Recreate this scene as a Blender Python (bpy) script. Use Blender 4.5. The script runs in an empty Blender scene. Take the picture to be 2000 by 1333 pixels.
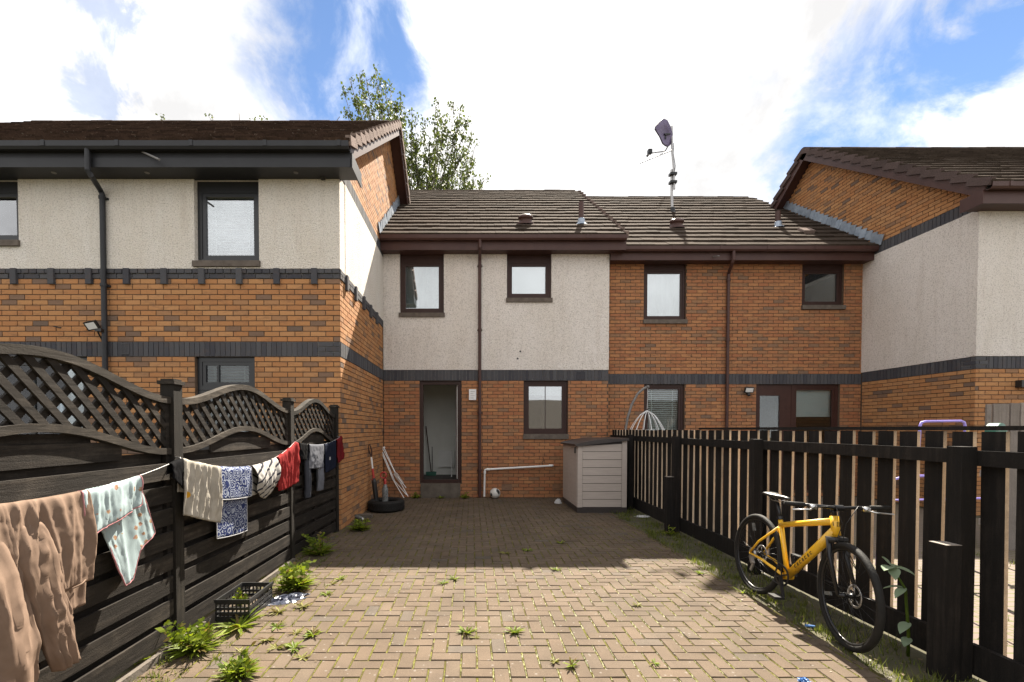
import bpy, math, random
from mathutils import Vector, Matrix, Quaternion
from mathutils import noise as mnoise
random.seed(7)
SC = bpy.context.scene
COL = SC.collection
R = math.radians
# ------------------------------------------------------------------ camera
F, PX, PY, CAMZ, PITCH = 889.0, 922.0, 857.0, 1.49, R(1.2)
cp, sp = math.cos(PITCH), math.sin(PITCH)
cam = bpy.data.cameras.new('camera')
cam.sensor_fit = 'HORIZONTAL'; cam.sensor_width = 36.0
cam.lens = F / 2000 * 36.0
cam.shift_x = (1000 - PX) / 2000; cam.shift_y = (PY - 666.5) / 2000
cam.clip_start = 0.05; cam.clip_end = 2000
camo = bpy.data.objects.new('camera', cam); COL.objects.link(camo)
camo.location = (0, 0, CAMZ); camo.rotation_euler = (R(90) - PITCH, 0, 0)
SC.camera = camo

def ray(px, py):
    u, v = (px - PX) / F, (PY - py) / F
    return Vector((u, cp + v * sp, -sp + v * cp))
def P(px, py, Y):                       # point on the plane y = Y behind a photo pixel
    d = ray(px, py); t = Y / d.y
    return Vector((d.x * t, Y, CAMZ + d.z * t))
def PXX(px, py, X):                     # point on the plane x = X
    d = ray(px, py); t = X / d.x
    return Vector((X, d.y * t, CAMZ + d.z * t))
def G(px, py, z=0.0):                   # point on the ground
    d = ray(px, py); t = (z - CAMZ) / d.z
    return Vector((d.x * t, d.y * t, z))
def proj(p):
    d = Vector(p) - Vector((0, 0, CAMZ))
    w = d.y * cp - d.z * sp
    if w < 0.05: return None
    return PX + F * d.x / w, PY - F * (d.y * sp + d.z * cp) / w, w
def ZM(py, Y, px=1000): return P(px, py, Y).z

# ------------------------------------------------------------------ world, sun, exposure
SUN = Vector((0.335, 1.0, 1.2)).normalized()
SUN_EL = math.asin(SUN.z); SUN_AZ = math.atan2(SUN.x, SUN.y)
w = bpy.data.worlds.new('World'); SC.world = w; w.use_nodes = True
nt = w.node_tree; nt.nodes.clear()
def N(tree, t, **k):
    n = tree.nodes.new(t)
    for a, b in k.items(): setattr(n, a, b)
    return n
def lk(tree, a, b): tree.links.new(a, b)
def mth(tree, op, a, b=None, c=None, clamp=False):
    n = N(tree, 'ShaderNodeMath', operation=op, use_clamp=clamp)
    for i, x in enumerate((a, b, c)):
        if x is None: continue
        if isinstance(x, (int, float)): n.inputs[i].default_value = x
        else: lk(tree, x, n.inputs[i])
    return n.outputs[0]
sky = N(nt, 'ShaderNodeTexSky', sky_type='NISHITA')
sky.sun_disc = False; sky.sun_elevation = SUN_EL; sky.sun_rotation = SUN_AZ
sky.air_density = 0.85; sky.dust_density = 0.0; sky.ozone_density = 3.0
bg1 = N(nt, 'ShaderNodeBackground'); bg1.inputs[1].default_value = 0.05
lk(nt, sky.outputs[0], bg1.inputs[0])
tc = N(nt, 'ShaderNodeTexCoord')
nrm = N(nt, 'ShaderNodeVectorMath', operation='NORMALIZE'); lk(nt, tc.outputs['Generated'], nrm.inputs[0])
sx = N(nt, 'ShaderNodeSeparateXYZ'); lk(nt, nrm.outputs[0], sx.inputs[0])
den = mth(nt, 'ADD', mth(nt, 'ABSOLUTE', sx.outputs[2]), 0.55)
cb = N(nt, 'ShaderNodeCombineXYZ')
lk(nt, mth(nt, 'DIVIDE', sx.outputs[0], den), cb.inputs[0]); lk(nt, mth(nt, 'DIVIDE', sx.outputs[1], den), cb.inputs[1])
def noise(tree, vec, scale, detail=6, rough=0.55, dist=0.0, dims='3D'):
    n = N(tree, 'ShaderNodeTexNoise', noise_dimensions=dims)
    n.inputs['Scale'].default_value = scale; n.inputs['Detail'].default_value = detail
    n.inputs['Roughness'].default_value = rough; n.inputs['Distortion'].default_value = dist
    if vec is not None: lk(tree, vec, n.inputs['Vector'])
    return n
n1 = noise(nt, nrm.outputs[0], 2.3, 9, 0.55, 0.25)
n2 = noise(nt, nrm.outputs[0], 6.5, 9, 0.62, 0.3)
n3 = noise(nt, nrm.outputs[0], 2.8, 7, 0.55, 0.2)
# cloud cover with breaks; two open gaps lie where the photograph shows blue
warp = N(nt, 'ShaderNodeVectorMath', operation='SCALE'); warp.inputs[3].default_value = 0.34
wsub = N(nt, 'ShaderNodeVectorMath', operation='SUBTRACT'); wsub.inputs[1].default_value = (0.5, 0.5, 0.5)
lk(nt, n2.outputs['Color'], wsub.inputs[0]); lk(nt, wsub.outputs[0], warp.inputs[0])
wadd = N(nt, 'ShaderNodeVectorMath', operation='ADD'); lk(nt, nrm.outputs[0], wadd.inputs[0]); lk(nt, warp.outputs[0], wadd.inputs[1])
def gap(px0, py0, px1, py1, rad):       # soft capsule of open sky between two directions
    a = ray(px0, py0).normalized(); b = ray(px1, py1).normalized(); ab = b - a
    s = N(nt, 'ShaderNodeVectorMath', operation='SUBTRACT'); lk(nt, wadd.outputs[0], s.inputs[0]); s.inputs[1].default_value = a
    d = N(nt, 'ShaderNodeVectorMath', operation='DOT_PRODUCT'); lk(nt, s.outputs[0], d.inputs[0]); d.inputs[1].default_value = ab / ab.length_squared
    h = mth(nt, 'MULTIPLY', d.outputs['Value'], 1.0, clamp=True)
    sc = N(nt, 'ShaderNodeVectorMath', operation='SCALE'); sc.inputs[0].default_value = ab; lk(nt, h, sc.inputs[3])
    s2 = N(nt, 'ShaderNodeVectorMath', operation='SUBTRACT'); lk(nt, s.outputs[0], s2.inputs[0]); lk(nt, sc.outputs[0], s2.inputs[1])
    ln = N(nt, 'ShaderNodeVectorMath', operation='LENGTH'); lk(nt, s2.outputs[0], ln.inputs[0])
    mr = N(nt, 'ShaderNodeMapRange', interpolation_type='SMOOTHSTEP'); lk(nt, ln.outputs['Value'], mr.inputs[0])
    mr.inputs[1].default_value = rad * 0.45; mr.inputs[2].default_value = rad * 1.25; mr.inputs[3].default_value = 1; mr.inputs[4].default_value = 0
    return mr.outputs[0]
g = mth(nt, 'MAXIMUM', gap(730, -80, 645, 130, 0.15), gap(1650, 290, 1850, 90, 0.10))
g = mth(nt, 'MAXIMUM', g, mth(nt, 'MULTIPLY', gap(140, 20, 190, 60, 0.05), 0.55))
g = mth(nt, 'MAXIMUM', g, mth(nt, 'MULTIPLY', gap(110, 190, 160, 235, 0.045), 0.5))
brk = N(nt, 'ShaderNodeMapRange', interpolation_type='SMOOTHSTEP'); lk(nt, n1.outputs['Fac'], brk.inputs[0])
brk.inputs[1].default_value = 0.30; brk.inputs[2].default_value = 0.42; brk.inputs[3].default_value = 0.45; brk.inputs[4].default_value = 0.0
opening = mth(nt, 'MAXIMUM', g, brk.outputs[0], clamp=True)
wisp = N(nt, 'ShaderNodeMapRange', interpolation_type='SMOOTHSTEP'); lk(nt, n2.outputs['Fac'], wisp.inputs[0])
wisp.inputs[1].default_value = 0.45; wisp.inputs[2].default_value = 0.68; wisp.inputs[3].default_value = 1.0; wisp.inputs[4].default_value = 0.45
opening = mth(nt, 'MULTIPLY', opening, wisp.outputs[0])
cmix = mth(nt, 'ADD', mth(nt, 'MULTIPLY', n3.outputs['Fac'], 0.6), mth(nt, 'MULTIPLY', n2.outputs['Fac'], 0.4))
cr = N(nt, 'ShaderNodeMapRange'); lk(nt, cmix, cr.inputs[0])
cr.inputs[1].default_value = 0.36; cr.inputs[2].default_value = 0.60; cr.inputs[3].default_value = 0.235; cr.inputs[4].default_value = 0.41
bg2 = N(nt, 'ShaderNodeBackground'); bg2.inputs[0].default_value = (1.0, 0.99, 0.985, 1); lk(nt, cr.outputs[0], bg2.inputs[1])
mx = N(nt, 'ShaderNodeMixShader'); lk(nt, opening, mx.inputs[0]); lk(nt, bg2.outputs[0], mx.inputs[1]); lk(nt, bg1.outputs[0], mx.inputs[2])
wo = N(nt, 'ShaderNodeOutputWorld'); lk(nt, mx.outputs[0], wo.inputs[0])

sl = bpy.data.lights.new('sun', 'SUN'); sl.energy = 5.0; sl.angle = R(0.6); sl.color = (1.0, 0.91, 0.77)
so = bpy.data.objects.new('sun', sl); COL.objects.link(so); so.rotation_euler = SUN.to_track_quat('Z', 'Y').to_euler(); so.location = SUN * 60
vs = SC.view_settings
vs.view_transform = 'Standard'; vs.look = 'None'; vs.exposure = 2.0; vs.gamma = 1.0; vs.use_curve_mapping = False
SC.cycles.max_bounces = 8; SC.cycles.transparent_max_bounces = 12

# ------------------------------------------------------------------ materials
MATS = {}
def newmat(name):
    m = bpy.data.materials.new(name); m.use_nodes = True; m.node_tree.nodes.clear(); MATS[name] = m
    t = m.node_tree; b = N(t, 'ShaderNodeBsdfPrincipled'); o = N(t, 'ShaderNodeOutputMaterial'); lk(t, b.outputs[0], o.inputs[0])
    return m, t, b, o
def rgb(c): return (c[0], c[1], c[2], 1.0)
def ramp(t, fac, stops, interp='LINEAR'):
    r = N(t, 'ShaderNodeValToRGB'); r.color_ramp.interpolation = interp; e = r.color_ramp.elements
    while len(e) < len(stops): e.new(0.5)
    for el, (p, c) in zip(e, stops): el.position = p; el.color = rgb(c)
    lk(t, fac, r.inputs[0]); return r.outputs[0]
def mixc(t, fac, a, b, mode='MIX'):
    m = N(t, 'ShaderNodeMix', data_type='RGBA', blend_type=mode)
    for i, x in ((0, fac), (6, a), (7, b)):
        if isinstance(x, (int, float)): m.inputs[i].default_value = x
        elif isinstance(x, (tuple, list)): m.inputs[i].default_value = rgb(x)
        else: lk(t, x, m.inputs[i])
    return m.outputs[2]
def pos(t, scale=(1, 1, 1), kind='Position'):
    if kind == 'UV': v = N(t, 'ShaderNodeTexCoord').outputs['UV']
    elif kind == 'Object': v = N(t, 'ShaderNodeTexCoord').outputs['Object']
    else: v = N(t, 'ShaderNodeNewGeometry').outputs['Position']
    if tuple(scale) == (1, 1, 1): return v
    s = N(t, 'ShaderNodeVectorMath', operation='MULTIPLY'); lk(t, v, s.inputs[0]); s.inputs[1].default_value = scale
    return s.outputs[0]
def bump(t, b, h, strength, dist):
    n = N(t, 'ShaderNodeBump'); n.inputs['Strength'].default_value = strength; n.inputs['Distance'].default_value = dist
    lk(t, h, n.inputs['Height']); lk(t, n.outputs[0], b.inputs['Normal'])
def rndval(t):
    oi = N(t, 'ShaderNodeObjectInfo'); at = N(t, 'ShaderNodeAttribute'); at.attribute_name = 'rnd'
    return mth(t, 'FRACT', mth(t, 'ADD', oi.outputs['Random'], at.outputs['Fac']))
def simple(name, c1, c2=None, scale=6.0, rough=0.6, bmp=0.0, bscale=60, metal=0.0, spec=0.5, stretch=(1, 1, 1), kind='Position'):
    m, t, b, o = newmat(name)
    b.inputs['Roughness'].default_value = rough; b.inputs['Metallic'].default_value = metal; b.inputs['Specular IOR Level'].default_value = spec
    if c2 is None: b.inputs['Base Color'].default_value = rgb(c1)
    else:
        n = noise(t, pos(t, stretch, kind), scale, 6, 0.6)
        lk(t, ramp(t, n.outputs['Fac'], [(0.32, c1), (0.68, c2)]), b.inputs['Base Color'])
    if bmp:
        n = noise(t, pos(t, stretch, kind), bscale, 5, 0.65); bump(t, b, n.outputs['Fac'], bmp, 0.01)
    return m
def brickmat(name, stops, dirt=0.5):
    m, t, b, o = newmat(name); b.inputs['Roughness'].default_value = 0.88; b.inputs['Specular IOR Level'].default_value = 0.25
    r = rndval(t); c = ramp(t, r, stops)
    n = noise(t, pos(t, (5, 5, 14)), 1.6, 5, 0.6)
    c = mixc(t, ramp(t, n.outputs['Fac'], [(0.5, (0, 0, 0)), (0.72, (dirt,) * 3)]), c, (0.13, 0.08, 0.055))
    n2 = noise(t, pos(t), 90, 4, 0.7)
    c = mixc(t, 0.25, c, ramp(t, n2.outputs['Fac'], [(0.3, (0.25,) * 3), (0.7, (0.75,) * 3)]), 'SOFT_LIGHT')
    lk(t, c, b.inputs['Base Color']); bump(t, b, n2.outputs['Fac'], 0.5, 0.004)
    return m
O1, O2, O3, BR, DK = (0.44, 0.225, 0.096), (0.39, 0.178, 0.074), (0.43, 0.205, 0.084), (0.31, 0.165, 0.085), (0.20, 0.125, 0.085)
brickmat('brick', [(0.0, O1), (0.3, O2), (0.5, O3), (0.68, (0.47, 0.24, 0.105)), (0.88, BR), (0.96, DK), (1.0, (0.15, 0.105, 0.08))], 0.4)
brickmat('brick_middle', [(0.0, (0.40, 0.185, 0.085)), (0.3, (0.34, 0.138, 0.066)), (0.55, (0.42, 0.198, 0.088)), (0.78, (0.32, 0.148, 0.074)), (0.9, BR), (1.0, DK)], 0.7)
brickmat('band_brick', [(0.0, (0.062, 0.062, 0.070)), (0.5, (0.085, 0.085, 0.092)), (1.0, (0.05, 0.05, 0.06))], 0.25)
simple('mortar', (0.080, 0.050, 0.031), (0.13, 0.085, 0.056), 20, 0.95, 0.5, 120)
simple('mortar_grey', (0.11, 0.11, 0.11), (0.22, 0.21, 0.20), 12, 0.95, 0.5, 120)
def roughcast(name, c, tint):
    m, t, b, o = newmat(name); b.inputs['Roughness'].default_value = 0.95; b.inputs['Specular IOR Level'].default_value = 0.15
    v = N(t, 'ShaderNodeTexVoronoi'); v.inputs['Scale'].default_value = 75; lk(t, pos(t), v.inputs['Vector'])
    n = noise(t, pos(t), 48, 6, 0.75); n2 = noise(t, pos(t, (1, 1, 0.45)), 1.5, 6, 0.6)
    base = ramp(t, n2.outputs['Fac'], [(0.3, tint), (0.62, c)])
    spk = ramp(t, n.outputs['Fac'], [(0.36, (0.34, 0.32, 0.30)), (0.50, (1, 1, 1))])
    base = mixc(t, 0.62, base, spk, 'MULTIPLY')
    n5 = noise(t, pos(t, (9, 9, 0.8)), 1.0, 6, 0.7); base = mixc(t, 1.0, base, ramp(t, n5.outputs['Fac'], [(0.30, (0.90, 0.885, 0.87)), (0.48, (1, 1, 1))]), 'MULTIPLY')
    lk(t, base, b.inputs['Base Color'])
    h = mth(t, 'ADD', mth(t, 'MULTIPLY', v.outputs['Distance'], -1.0), n.outputs['Fac']); bump(t, b, h, 1.0, 0.012)
    return m
roughcast('render_cream', (0.82, 0.775, 0.715), (0.76, 0.695, 0.61))
roughcast('render_pinkish', (0.83, 0.775, 0.73), (0.77, 0.71, 0.65))
simple('brown_plastic', (0.058, 0.026, 0.022), (0.074, 0.036, 0.030), 3, 0.5, spec=.35)
simple('brown_wood_frame', (0.032, 0.014, 0.011), (0.042, 0.019, 0.015), 8, 0.5, spec=.3)
simple('dark_door', (0.042, 0.016, 0.012), (0.056, 0.023, 0.017), 8, 0.5, spec=.3)
simple('grey_plastic', (0.019, 0.0195, 0.023), (0.025, 0.026, 0.030), 3, 0.5, spec=.35)
simple('anthracite_frame', (0.020, 0.021, 0.024), None, rough=0.35)
simple('stone_sill', (0.085, 0.068, 0.056), (0.14, 0.115, 0.095), 10, 0.9, 0.4, 80)
simple('white_paint', (0.62, 0.62, 0.60), (0.68, 0.68, 0.66), 3, 0.6)
simple('interior_wall', (0.62, 0.62, 0.58), (0.68, 0.68, 0.64), 3, 0.8)
simple('interior_dark', (0.05, 0.045, 0.04), (0.07, 0.065, 0.06), 3, 0.8)
simple('white_plastic', (0.70, 0.70, 0.69), (0.76, 0.76, 0.75), 6, 0.4)
simple('blind_shade', (0.10, 0.105, 0.08), (0.16, 0.16, 0.13), 6, 0.6)
simple('blind_white', (0.74, 0.75, 0.76), (0.78, 0.79, 0.80), 4, 0.7)
simple('pale_backing', (0.66, 0.67, 0.69), (0.78, 0.79, 0.80), 30, 0.8, stretch=(3, 3, .15))  # pale sheet added behind panes to whiten them as mirrored sky would
simple('concrete', (0.075, 0.062, 0.05), (0.13, 0.11, 0.09), 7, 0.9, 0.5, 60)
simple('lead', (0.26, 0.31, 0.38), (0.40, 0.45, 0.52), 9, 0.42, 0.3, 25, metal=0.55)
simple('steel', (0.32, 0.31, 0.31), (0.45, 0.44, 0.43), 12, 0.38, metal=0.8)
simple('grey_tube', (0.13, 0.12, 0.12), (0.19, 0.18, 0.17), 12, 0.5)
simple('black_rubber', (0.009, 0.0085, 0.008), (0.015, 0.014, 0.013), 14, 0.75, 0.3, 90, spec=.3)
simple('black_plastic', (0.012, 0.012, 0.013), (0.02, 0.02, 0.021), 8, 0.42)
simple('black_metal', (0.014, 0.014, 0.016), None, rough=0.32, metal=0.3)
simple('alloy', (0.55, 0.55, 0.56), None, rough=0.28, metal=1.0)
simple('red_plastic', (0.38, 0.03, 0.03), (0.45, 0.05, 0.04), 8, 0.4)
simple('yellow_paint', (0.72, 0.40, 0.012), (0.76, 0.43, 0.018), 4, 0.28)
t = MATS['yellow_paint'].node_tree; b = t.nodes['Principled BSDF']; nd_ = noise(t, pos(t), 35, 5, .7); src = b.inputs['Base Color'].links[0].from_socket
lk(t, mixc(t, ramp(t, nd_.outputs['Fac'], [(0.58, (0, 0, 0)), (0.75, (.45,) * 3)]), src, (0.16, 0.10, 0.035)), b.inputs['Base Color']); lk(t, ramp(t, nd_.outputs['Fac'], [(0.4, (.28,) * 3), (0.7, (.6,) * 3)]), b.inputs['Roughness'])
MATS['yellow_paint'].node_tree.nodes['Principled BSDF'].inputs['Coat Weight'].default_value = 0.5
simple('lilac_tube', (0.27, 0.22, 0.62), (0.31, 0.25, 0.68), 8, 0.35)
simple('dish_purple', (0.11, 0.085, 0.17), (0.15, 0.12, 0.22), 5, 0.5)
simple('beige_plastic', (0.40, 0.345, 0.31), (0.45, 0.39, 0.35), 4, 0.55, 0.15, 40, stretch=(1, 1, 9))
simple('lid_plastic', (0.03, 0.024, 0.023), (0.045, 0.037, 0.035), 5, 0.5)
simple('clear_bottle', (0.06, 0.062, 0.06), (0.22, 0.23, 0.23), 30, 0.15)
simple('soil', (0.045, 0.032, 0.022), (0.10, 0.075, 0.05), 25, 0.95, 0.8, 70)
simple('cane', (0.50, 0.36, 0.14), (0.58, 0.44, 0.20), 20, 0.6)
simple('green_plastic', (0.02, 0.10, 0.07), (0.03, 0.13, 0.09), 6, 0.4)
simple('bark', (0.10, 0.085, 0.07), (0.20, 0.18, 0.155), 18, 0.9, 0.6, 60)
def woodmat(name, a, b_, wear, wearamt, along):
    m, t, b, o = newmat(name); b.inputs['Roughness'].default_value = 0.82; b.inputs['Specular IOR Level'].default_value = 0.3
    st = {'y': (30, 2.2, 30), 'z': (34, 34, 2.0)}[along]
    n = noise(t, pos(t, st), 1.0, 7, 0.65); n2 = noise(t, pos(t), 5.0, 6, 0.7); n3 = noise(t, pos(t), 140, 4, 0.7)
    c = ramp(t, n.outputs['Fac'], [(0.3, a), (0.7, b_)])
    f = mth(t, 'MULTIPLY', mth(t, 'MULTIPLY', n2.outputs['Fac'], n.outputs['Fac']), 1.0)
    c = mixc(t, ramp(t, f, [(0.24, (0, 0, 0)), (0.42, (wearamt,) * 3)]), c, wear)
    c = mixc(t, 0.5, c, ramp(t, n3.outputs['Fac'], [(0.3, (0.3,) * 3), (0.75, (0.7,) * 3)]), 'OVERLAY')
    rv = rndval(t); c = mixc(t, 1.0, c, ramp(t, rv, [(0, (0.72,) * 3), (1, (1.25,) * 3)]), 'MULTIPLY')
    lk(t, c, b.inputs['Base Color'])
    bump(t, b, mth(t, 'ADD', n.outputs['Fac'], mth(t, 'MULTIPLY', n3.outputs['Fac'], 0.4)), 0.7, 0.006)
    return m
woodmat('fence_wood', (0.011, 0.0082, 0.006), (0.019, 0.0145, 0.011), (0.085, 0.07, 0.055), 0.45, 'y')
woodmat('fence_post_wood', (0.009, 0.007, 0.005), (0.015, 0.012, 0.009), (0.055, 0.046, 0.034), 0.35, 'z')
woodmat('fence_rail_wood', (0.020, 0.0155, 0.0115), (0.042, 0.034, 0.026), (0.12, 0.10, 0.08), 0.55, 'y')
woodmat('board_black', (0.006, 0.0048, 0.0042), (0.011, 0.0085, 0.0075), (0.034, 0.027, 0.022), 0.5, 'z')
woodmat('board_edge', (0.36, 0.27, 0.185), (0.52, 0.41, 0.30), (0.10, 0.08, 0.06), 0.6, 'z')
woodmat('grey_plank', (0.22, 0.19, 0.165), (0.34, 0.30, 0.27), (0.10, 0.09, 0.08), 0.5, 'z')
def tilemat(name, stops, moss, mossamt, fleck=0.0):
    m, t, b, o = newmat(name); b.inputs['Roughness'].default_value = 0.95; b.inputs['Specular IOR Level'].default_value = 0.02
    c = ramp(t, rndval(t), stops)
    n = noise(t, pos(t), 7, 6, 0.7); n2 = noise(t, pos(t), 70, 4, 0.7)
    c = mixc(t, ramp(t, n.outputs['Fac'], [(0.48, (0, 0, 0)), (0.7, (mossamt,) * 3)]), c, moss)
    c = mixc(t, 0.5, c, ramp(t, n2.outputs['Fac'], [(0.3, (0.25,) * 3), (0.75, (0.75,) * 3)]), 'OVERLAY')
    if fleck:
        nf = noise(t, pos(t), 22, 3, 0.6); c = mixc(t, ramp(t, nf.outputs['Fac'], [(0.66, (0, 0, 0)), (0.70, (fleck,) * 3)]), c, (0.22, 0.19, 0.16))
    lk(t, c, b.inputs['Base Color']); bump(t, b, mth(t, 'ADD', n.outputs['Fac'], n2.outputs['Fac']), 0.6, 0.008)
tilemat('roof_tile', [(0, (0.060, 0.046, 0.037)), (0.5, (0.077, 0.059, 0.048)), (1, (0.048, 0.037, 0.030))], (0.025, 0.021, 0.014), 0.5)
tilemat('roof_tile_mossy', [(0, (0.055, 0.035, 0.027)), (0.5, (0.075, 0.048, 0.036)), (1, (0.04, 0.026, 0.021))], (0.02, 0.015, 0.01), 0.8, .5)
tilemat('verge_tile', [(0, (0.22, 0.17, 0.15)), (0.5, (0.27, 0.21, 0.19)), (1, (0.20, 0.155, 0.14))], (0.12, 0.09, 0.08), 0.4)
tilemat('verge_tile_brown', [(0, (0.095, 0.07, 0.065)), (0.5, (0.115, 0.085, 0.08)), (1, (0.08, 0.06, 0.056))], (0.06, 0.045, 0.04), 0.4)
simple('roof_deck', (0.02, 0.017, 0.015), (0.03, 0.025, 0.02), 8, 0.95)
# pavers
m, t, b, o = newmat('paver'); b.inputs['Roughness'].default_value = 0.88; b.inputs['Specular IOR Level'].default_value = 0.2
rv = rndval(t)
c = ramp(t, rv, [(0, (0.092, 0.068, 0.048)), (0.35, (0.106, 0.078, 0.055)), (0.6, (0.099, 0.076, 0.056)), (0.82, (0.110, 0.079, 0.055)), (0.96, (0.097, 0.075, 0.056)), (1, (0.086, 0.072, 0.060))])
n = noise(t, pos(t), 220, 3, 0.75); n2 = noise(t, pos(t), 2.2, 5, 0.6)
v = N(t, 'ShaderNodeTexVoronoi'); v.inputs['Scale'].default_value = 16; lk(t, pos(t), v.inputs['Vector'])
n4 = noise(t, pos(t), 30, 4, 0.7)
c = mixc(t, 0.55, c, ramp(t, n.outputs['Fac'], [(0.3, (0.2,) * 3), (0.72, (0.8,) * 3)]), 'OVERLAY')
c = mixc(t, 0.8, c, ramp(t, n2.outputs['Fac'], [(0.3, (0.36,) * 3), (0.7, (0.62,) * 3)]), 'OVERLAY')
n6 = noise(t, pos(t), 0.9, 4, 0.6, 0.6); c = mixc(t, ramp(t, n6.outputs['Fac'], [(0.56, (0, 0, 0)), (0.72, (0.35,) * 3)]), c, (0.06, 0.05, 0.035))
sp_ = mth(t, 'MULTIPLY', mth(t, 'LESS_THAN', mth(t, 'ADD', v.outputs['Distance'], mth(t, 'MULTIPLY', n4.outputs['Fac'], 0.22)), 0.235), 0.55)
c = mixc(t, sp_, c, (0.20, 0.18, 0.16))
lk(t, c, b.inputs['Base Color']); bump(t, b, n.outputs['Fac'], 0.6, 0.004)
# mossy joints
m, t, b, o = newmat('joint_moss'); b.inputs['Roughness'].default_value = 0.95; b.inputs['Specular IOR Level'].default_value = 0.1
n = noise(t, pos(t, (1.3, .6, 1)), 2.4, 6, 0.7); n2 = noise(t, pos(t), 130, 3, 0.7)
c = ramp(t, n.outputs['Fac'], [(0.36, (0.05, 0.038, 0.020)), (0.5, (0.075, 0.065, 0.020)), (0.62, (0.10, 0.096, 0.018)), (0.75, (0.06, 0.046, 0.028))])
c = mixc(t, 0.6, c, ramp(t, n2.outputs['Fac'], [(0.3, (0.25,) * 3), (0.75, (0.75,) * 3)]), 'OVERLAY')
lk(t, c, b.inputs['Base Color']); bump(t, b, n2.outputs['Fac'], 0.9, 0.006)
def leafmat(name, a, b_, tr, dry=None):
    m, t, b, o = newmat(name); b.inputs['Roughness'].default_value = 0.55; b.inputs['Specular IOR Level'].default_value = 0.3
    n = noise(t, pos(t), 14, 3, 0.6)
    at = N(t, 'ShaderNodeAttribute'); at.attribute_name = 'rnd'
    f = mth(t, 'ADD', mth(t, 'MULTIPLY', n.outputs['Fac'], 0.5), mth(t, 'MULTIPLY', at.outputs['Fac'], 0.5))
    c = ramp(t, f, [(0.22, a), (0.68, b_)])
    if dry: c = mixc(t, ramp(t, at.outputs['Fac'], [(0.86, (0, 0, 0)), (0.90, (1, 1, 1))]), c, dry)
    lk(t, c, b.inputs['Base Color'])
    tl = N(t, 'ShaderNodeBsdfTranslucent'); lk(t, mixc(t, 1.0, c, (1.0, 1.0, 0.55), 'MULTIPLY'), tl.inputs[0])
    mxs = N(t, 'ShaderNodeMixShader'); mxs.inputs[0].default_value = tr
    lk(t, b.outputs[0], mxs.inputs[1]); lk(t, tl.outputs[0], mxs.inputs[2]); lk(t, mxs.outputs[0], o.inputs[0])
leafmat('weed_leaf', (0.085, 0.135, 0.012), (0.25, 0.31, 0.030), 0.5, (0.20, 0.15, 0.05))
leafmat('weed_pale', (0.14, 0.15, 0.035), (0.24, 0.22, 0.06), 0.4, (0.17, 0.11, 0.06))
leafmat('tree_leaf', (0.05, 0.072, 0.024), (0.12, 0.155, 0.04), 0.45)
leafmat('big_leaf', (0.16, 0.22, 0.14), (0.26, 0.33, 0.22), 0.3)
leafmat('grass_blade', (0.07, 0.095, 0.018), (0.17, 0.19, 0.04), 0.4)
# glass: thin coated double glazing
def glassmat(name, refl):
    m, t, b, o = newmat(name); t.nodes.remove(b)
    tr = N(t, 'ShaderNodeBsdfTransparent'); tr.inputs[0].default_value = (0.82, 0.86, 0.85, 1)
    gl = N(t, 'ShaderNodeBsdfGlossy'); gl.inputs['Roughness'].default_value = 0.015; gl.inputs[0].default_value = (0.95, 0.97, 1.0, 1)
    n = noise(t, pos(t), 1.3, 2, 0.5); bp = N(t, 'ShaderNodeBump'); bp.inputs['Strength'].default_value = 0.06; bp.inputs['Distance'].default_value = 0.02
    lk(t, n.outputs['Fac'], bp.inputs['Height']); lk(t, bp.outputs[0], gl.inputs['Normal'])
    lw = N(t, 'ShaderNodeFresnel'); lw.inputs['IOR'].default_value = 1.5
    f = mth(t, 'ADD', lw.outputs[0], refl, clamp=True)
    mxs = N(t, 'ShaderNodeMixShader'); lk(t, f, mxs.inputs[0]); lk(t, tr.outputs[0], mxs.inputs[1]); lk(t, gl.outputs[0], mxs.inputs[2]); lk(t, mxs.outputs[0], o.inputs[0])
glassmat('glass', 0.28); glassmat('glass_dark', 0.015)

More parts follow.
